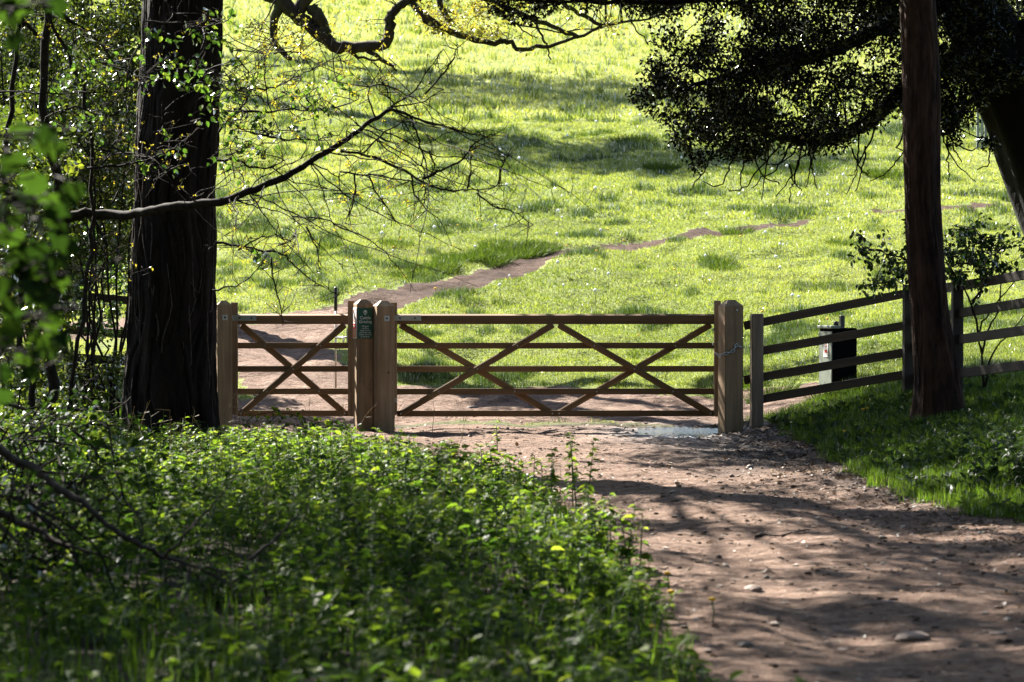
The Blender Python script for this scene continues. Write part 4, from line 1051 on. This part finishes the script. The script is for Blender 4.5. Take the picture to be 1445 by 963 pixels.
blades(mb, x, y, .085 * (1 + .6 * fbm(x / .7, y / .9, 2)), .008, .5, .9)
tag(mb.build('bank_grass', M['bankgrass'], None, False), 'short shaded green grass on the bank right of the path', 'grass', kind='stuff')
mb = MB(); n = 50000
y = np.sqrt(rnd.rand(n) * (33**2 - 8**2) + 8**2); x = -.21 * y + rnd.rand(n) * (.21 * y + 1.1)
ok = (x < xl(y) + .1 * rnd.rand(n) + .3 * fbm(x/.4, y/.5, 2)) & (np.hypot(x - bp.x, y - 27) > .55) & ((y < 12.5) | (x > xl(y) - .35) | ((y > 27) & (x < -3.6)) | (rnd.rand(n) < .25)) & ~((y > 26.5) & (x > -3.3))
x, y = x[ok], y[ok]
blades(mb, x, y, .15, .009, .4, .8)
tag(mb.build('verge_grass', M['bankgrass'], None, False), 'long loose grass along the left edge of the path', 'grass', kind='stuff')
# broad-leaved weeds on the right bank
mb = MB(); n = 900
y = rnd.uniform(16, 30, n); x = xr(y) + .15 + rnd.rand(n) ** 1.3 * 2.4
ok = (np.hypot(x - sb.x, y - 26.4) > .25); x, y = x[ok], y[ok]; z = Hn(x, y)
for i in range(len(x)):
    k = rnd.randint(4, 9); az = rnd.rand(k) * 6.28
    dirs = np.stack([np.cos(az), np.sin(az), rnd.uniform(.2, 1.4, k)], 1); Nn = np.stack([-np.cos(az)*.6, -np.sin(az)*.6, np.ones(k)], 1)
    place(mb, 'oval', np.array([[x[i], y[i], z[i]]] * k) + rnd.normal(0, .02, (k, 3)), dirs, Nn, rnd.uniform(.06, .13, k), .8)
tag(mb.build('bank_weeds', M['elder'], None, False), 'low broad-leaved weeds scattered through the grass of the right bank', 'weeds', kind='stuff')
# taller clump at right edge
def clump(px, py, label, n, h, ls, spread, mat='nettle', name='nettle_clump', cat='nettles', group=None):
    g = G(px, py); t = thing(name, label, cat, g, group=group, world=True); lf_, st_ = MB(), MB()
    for i in range(n):
        b = np.array(g) + np.array([rnd.normal(0, spread), rnd.normal(0, spread), 0]); b[2] = H(b[0], b[1])
        hi = h * rnd.uniform(.6, 1.1); top = b + np.array([rnd.normal(0, .05), rnd.normal(0, .05), hi])
        st_.add(*tube([b, (b+top)/2, top], [.005, .004, .002], 4))
        k = int(hi * 40) + 4; f = np.linspace(.2, 1, k); az = np.arange(k) * 1.571 + rnd.rand() * 6
        dirs = np.stack([np.cos(az), np.sin(az), rnd.normal(-.1, .25, k)], 1); Nn = np.stack([rnd.normal(0,.3,k), rnd.normal(0,.3,k), np.ones(k)], 1)
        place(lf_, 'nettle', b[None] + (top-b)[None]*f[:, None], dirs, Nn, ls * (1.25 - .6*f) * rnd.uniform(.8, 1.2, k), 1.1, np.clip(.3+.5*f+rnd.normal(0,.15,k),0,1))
    st_.build('stems', M['stemg'], t); lf_.build('foliage', M[mat], t, False)
clump(1425, 690, 'knee-high leafy weed clump at the right edge of the bank', 12, .42, .1, .2, 'elder')
clump(1405, 640, 'smaller leafy weed clump higher on the bank at the right edge', 9, .34, .09, .25, 'elder')
clump(700, 682, 'broad nettle tuft at the far corner of the nettle bed beside the path', 9, .3, .11, .12)
clump(765, 720, 'tall nettle stems rising over the nettle bed beside the lit path', 9, .5, .08, .25)
clump(845, 800, 'nettle sprays leaning out over the path edge', 9, .45, .08, .16)
clump(690, 640, 'lone weed seedling standing before the wide gate', 1, .35, .06, .05)
# dry stalks at the foot of the middle posts and of the trunk
def stalks(px, py, label, n, h, spread, name='dry_stalks'):
    g = G(px, py); t = thing(name, label, 'dead weeds', g, group='clumps of dead stalks', world=True); m_ = MB()
    for i in range(n):
        b = Vector(g) + Vector((rnd.normal(0, spread), rnd.normal(0, spread*.6), 0)); b.z = H(b.x, b.y)
        hi = h * rnd.uniform(.4, 1); ln = Vector((rnd.normal(0, .16), rnd.normal(0, .1), hi))
        p = limb(m_, [b, b + ln*.5 + Vector((rnd.normal(0,.03), 0, .02)), b + ln], .0035, .0015, 4, 3, .006)
        for q_ in p[2:]:
            if rnd.rand() < .6:
                e = q_ + Vector((rnd.normal(0, .06), rnd.normal(0, .04), abs(rnd.normal(.04, .05)))); m_.add(*tube([q_, q_.lerp(e, .5), e], [.002, .002, .001], 3), a=rnd.rand())
    m_.build('stems', M['dry'], t, False)
stalks(528, 606, 'pale dead stalks at the foot of the paired middle posts', 26, .62, .12)
stalks(268, 612, 'pale dead stalks in front of the broad trunk', 22, .75, .2)
for px_, py_, nn_ in ((300, 700, 12), (520, 720, 9), (180, 650, 16), (690, 760, 7), (420, 800, 9)):
    stalks(px_, py_, 'thin pale dead stalks sticking up among the nettles', nn_, .62, .35)
stalks(430, 612, 'thin brown stalks standing before the small gate', 10, .6, .5)
# bramble shoot in front of the small gate
g = G(440, 622)
t8 = thing('bramble', 'arching bramble shoots with small leaves before the small gate', 'bramble', g, world=True); st_, lf_ = MB(), MB()
for l in ([(370,610),(395,585),(430,590),(455,602)], [(420,615),(445,598),(475,597),(492,606)], [(360,612),(350,592),(395,578)], [(440,615),(470,600),(500,612)], [(390,612),(410,600),(450,612)]):
    st_ = MB(); p = limb(st_, [at(x, y, 27.2) for x, y in l], .005, .003, 5, 4, .006); st_.build('stem', M['twig'], t8)
    for q_ in p:
        k = 5; place(lf_, 'oval', np.array([tuple(q_)]*k) + rnd.normal(0, .035, (k, 3)), rvec(k), rvec(k, .6), rnd.uniform(.03, .055, k), 1.2)
lf_.build('foliage', M['nettle'], t8, False)

# unseen trees added behind and beside the viewpoint to keep sky off the foreground
mb = MB()
for k in range(26):
    x = rnd.uniform(-22, 22); y = rnd.uniform(-22, -7)
    mb.add(*tube([(x, y, -.2), (x + rnd.normal(0, .2), y, 5), (x, y + rnd.normal(0, .4), 12)], [.3, .22, .1], 8))
n = 30000
P = np.stack([rnd.uniform(-26, 26, n), rnd.uniform(-24, -5, n), 0.6 + 15 * rnd.rand(n)], 1)
place(mb, 'rhomb', P, rvec(n), rvec(n, .5), rnd.uniform(.4, .8, n), 1.5)
for sx in (-1, 1):
    n = 9000
    P = np.stack([sx * rnd.uniform(7, 16, n), rnd.uniform(-6, 17, n), 1 + 12 * rnd.rand(n)], 1)
    P = P[np.abs(P[:, 0]) > .2 * np.abs(P[:, 1]) + 3.5]; n = len(P)
    place(mb, 'rhomb', P, rvec(n), rvec(n, .5), rnd.uniform(.3, .6, n), 1.5)
tag(mb.build('unseen_woodland', M['haw'], None, False), 'unseen leafy trees added behind the viewpoint to screen off the sky', 'unseen_woodland', kind='stuff')

# ------------------------------------------------------------------ loose things on the path
mb = MB(); n = 4200   # crumbs of earth and small pebbles: uncountable
y = np.sqrt(rnd.rand(n) * (33**2 - 8.5**2) + 8.5**2); x = xl(y) + rnd.rand(n) * (np.minimum(xr(y), .2 * y) - xl(y))
ok = mud(x, y) > .0; x, y = x[ok], y[ok]; z = Hn(x, y); n = len(x)
ico = bmesh.new(); bmesh.ops.create_icosphere(ico, subdivisions=1, radius=1); iv_ = np.array([tuple(v.co) for v in ico.verts]); it = np.array([[v.index for v in f.verts] for f in ico.faces]); ico.free()
s = .003 + .018 * rnd.rand(n) ** 5
V = np.stack([x, y, z + s * .3], 1)[:, None] + s[:, None, None] * iv_[None] * rnd.uniform(.6, 1.4, (n, len(iv_), 1)) * np.array([1.2, 1.0, .6])[None, None]
mb.add(V.reshape(-1, 3), None, (np.arange(n)[:, None, None] * len(iv_) + it[None]).reshape(-1, 3), np.repeat(rnd.rand(n), len(iv_)))
M['grit'] = leaf_mat('grit', [(0, (.05, .035, .028)), (.6, (.16, .11, .085)), (1, (.42, .36, .31))], 1, 0.0, .15, .6, (1,1,1))
tag(mb.build('gravel', M['grit'], None, False), 'loose grit and crumbs of earth strewn over the path', 'gravel', kind='stuff')
mb = MB(); n = 6500   # leaf litter
y = np.sqrt(rnd.rand(n) * (31**2 - 9**2) + 9**2); x = np.where(rnd.rand(n) < .7, xr(y) - np.abs(rnd.normal(0, .5, n)) + .1, xl(y) + rnd.rand(n) * (xr(y) - xl(y)))
z = Hn(x, y)
place(mb, 'oval', np.stack([x, y, z + .006], 1), np.concatenate([rvec(n)[:, :2], rnd.normal(0, .15, (n, 1))], 1), np.stack([rnd.normal(0,.3,n), rnd.normal(0,.3,n), np.ones(n)], 1), rnd.uniform(.015, .055, n), 1.1)
tag(mb.build('leaf_litter', M['litter'], None, False), 'brown dead leaves scattered over the path, thickest at its right edge', 'leaf litter', kind='stuff')
def rock(px, py, w, dpt, h, mat, label, name='stone', group=None):
    g = G(px, py); bm = bmesh.new(); bmesh.ops.create_icosphere(bm, subdivisions=3, radius=1)
    sx = rnd.rand() * 50
    for v in bm.verts:
        f = 1 + .5 * float(fbm(v.co.x * 1.6 + sx, v.co.y * 1.6 + v.co.z * 2.2, 3)); v.co = Vector((v.co.x * w * f, v.co.y * dpt * f, (max(v.co.z, -.5)) * h * f))
    me = bpy.data.meshes.new(name); bm.to_mesh(me); bm.free()
    o = obj(name, me, mat); o.location = g + Vector((0, 0, h * .05)); o.rotation_euler = (0, 0, rnd.normal(0, .4))
    return tag(o, label, 'stone', group)
rock(1288, 902, .085, .07, .035, M['stone'], 'flat brown stone set in the path, largest, near the bottom right')
rock(1062, 832, .05, .05, .022, M['stone'], 'low flat stone in the path left of its middle')
rock(1082, 816, .018, .018, .016, M['darkstone'], 'small dark stone just above the low flat stone on the path')
rock(1052, 912, .035, .04, .022, M['darkstone'], 'dark stone at the left side of the path near the bottom')
rock(1383, 754, .022, .02, .016, M['darkstone'], 'small dark stone on the path below the right bank')
rock(1178, 767, .018, .02, .013, M['darkstone'], 'small dark stone on the path below the fallen stick')
rock(1188, 917, .03, .03, .008, M['signwhite'] if False else M['stone'], 'thin pale stone flat on the path near the bottom')
rock(1255, 850, .03, .03, .01, M['stone'], 'thin pale stone flat in the middle of the path')
rock(1410, 895, .05, .03, .012, M['stone'], 'pale flat stone at the bottom right of the path')
rock(880, 682, .02, .02, .018, M['darkstone'], 'small dark stone on the sunlit part of the path')
rock(1058, 662, .04, .04, .035, M['darkstone'], 'dark clod of earth on the shaded path behind the stick')
rock(632, 646, .05, .05, .06, M['darkstone'], 'dark clod at the end of the nettle bed before the middle posts')
rock(665, 576, .07, .04, .025, M['darkstone'], 'dark lump lying in the mud behind the wide gate')
# fallen stick
g = G(1100, 757); m_ = MB()
for l in ([(1066,760),(1080,757),(1100,759),(1118,754),(1142,750)], [(1070,759),(1078,752)], [(1118,754),(1136,756)]):
    limb(m_, [G(x, y) + Vector((0,0,.012)) for i, (x, y) in enumerate(l)], .008, .004, 5, 3)
tag(m_.build('stick', M['twig']), 'thin dark forked stick lying across the path', 'stick')

# ------------------------------------------------------------------ dandelions
def ball(r, seg=1):
    return iv_ * r
def dandelion_proto(name, label, cat, group, head, mat, flat, hs=.22):
    t = thing(name, label, cat, (0, 0, 0), group=group)
    s_ = MB(); s_.add(*tube([(0,0,-.02),(.008,0,hs/2),(0,0,hs)], .004, 5)); s_.build('stem', M['stemg'], t)
    h_ = MB(); h_.add(iv_ * np.array([head, head, head * flat])[None] + np.array([0, 0, hs + .01])[None], None, it); h_.build('head', M[mat], t)
    return t
def dup(t, loc, sc=1):
    r = t.copy(); C.objects.link(r); r.location = loc; r.scale = (sc, sc, sc)
    for c in t.children:
        d = c.copy(); C.objects.link(d); d.parent = r
    return r
pc = dandelion_proto('dandelion_clock', 'white dandelion seed head standing in the sunny meadow', 'dandelion', 'dandelion clocks in the meadow', .03, 'fluff', 1)
pyl = dandelion_proto('dandelion', 'yellow dandelion flower open in the grass of the meadow', 'dandelion', 'yellow dandelions in the meadow', .026, 'yellow', .5)
def spot(n, proto, rng_, avoid=True):
    first = True; k = 0
    while k < n:
        px, py = rng_(); g = G(px, py)
        if mud(np.array([g.x]), np.array([g.y]))[0] > -.1 or g.y < 32.5: continue
        sc = min(2.0, max(1, g.y / 45)) * rnd.uniform(.75, 1.15)
        if first: proto.location = g; proto.scale = (sc,)*3; first = False
        else: dup(proto, g, sc)
        k += 1
spot(55, pc, lambda: (rnd.uniform(520, 1300), 120 + rnd.rand() ** .8 * 320))
spot(40, pyl, lambda: (rnd.uniform(320, 1250), 300 + rnd.rand() * 220))
pb = dandelion_proto('dandelion', 'orange-yellow dandelion on the shaded bank or path verge', 'dandelion', 'dandelions along the path', .02, 'yellow', .5, .1)
for i, (px, py) in enumerate(((1218, 592), (1224, 590), (1192, 622), (1425, 608), (942, 838), (947, 868), (921, 912), (1005, 880), (1450, 640))):
    g = G(px, py)
    if i == 0: pb.location = g
    else: dup(pb, g, rnd.uniform(.8, 1.1))

# ------------------------------------------------------------------ sun, sky, camera
AZ, EL = R(-36), R(40)      # the sun stands ahead, a little to the left
S = Vector((math.sin(AZ) * math.cos(EL), math.cos(AZ) * math.cos(EL), math.sin(EL)))
sun = bpy.data.lights.new('sun', 'SUN'); sun.energy = 5.0; sun.angle = R(.5); sun.color = (1, .95, .86)
so = bpy.data.objects.new('sun', sun); C.objects.link(so); so.rotation_euler = S.to_track_quat('Z', 'Y').to_euler(); so.location = (0, 0, 30)
w = bpy.data.worlds.new('World'); SC.world = w; w.use_nodes = True
t = w.node_tree; t.nodes.clear()
sky = t.nodes.new('ShaderNodeTexSky'); sky.sky_type = 'NISHITA'; sky.sun_disc = False; sky.sun_elevation = EL; sky.sun_rotation = AZ % (2*math.pi)
bg = t.nodes.new('ShaderNodeBackground'); bg.inputs[1].default_value = .05
wo = t.nodes.new('ShaderNodeOutputWorld'); t.links.new(sky.outputs[0], bg.inputs[0]); t.links.new(bg.outputs[0], wo.inputs[0])

cam = bpy.data.cameras.new('camera'); co = bpy.data.objects.new('camera', cam); C.objects.link(co)
co.location = (0, 0, EYE); co.rotation_euler = (R(90) - PITCH, 0, 0)
cam.sensor_fit = 'HORIZONTAL'; cam.sensor_width = 36; cam.lens = F / 1445 * 36
cam.clip_start = .1; cam.clip_end = 3000
cam.dof.use_dof = True; cam.dof.focus_distance = 29.8; cam.dof.aperture_fstop = 4.0
SC.camera = co
SC.view_settings.view_transform = 'Standard'; SC.view_settings.look = 'None'; SC.view_settings.gamma = 1; SC.view_settings.exposure = 2.72
cy = SC.cycles
cy.use_denoising = True; cy.denoiser = 'OPENIMAGEDENOISE'
cy.max_bounces = 6; cy.diffuse_bounces = 3; cy.glossy_bounces = 2; cy.transmission_bounces = 4; cy.transparent_max_bounces = 4
cy.caustics_reflective = False; cy.caustics_refractive = False; cy.sample_clamp_indirect = 4
for o in list(SC.objects):
    if '_worldparts' in o: del o['_worldparts']
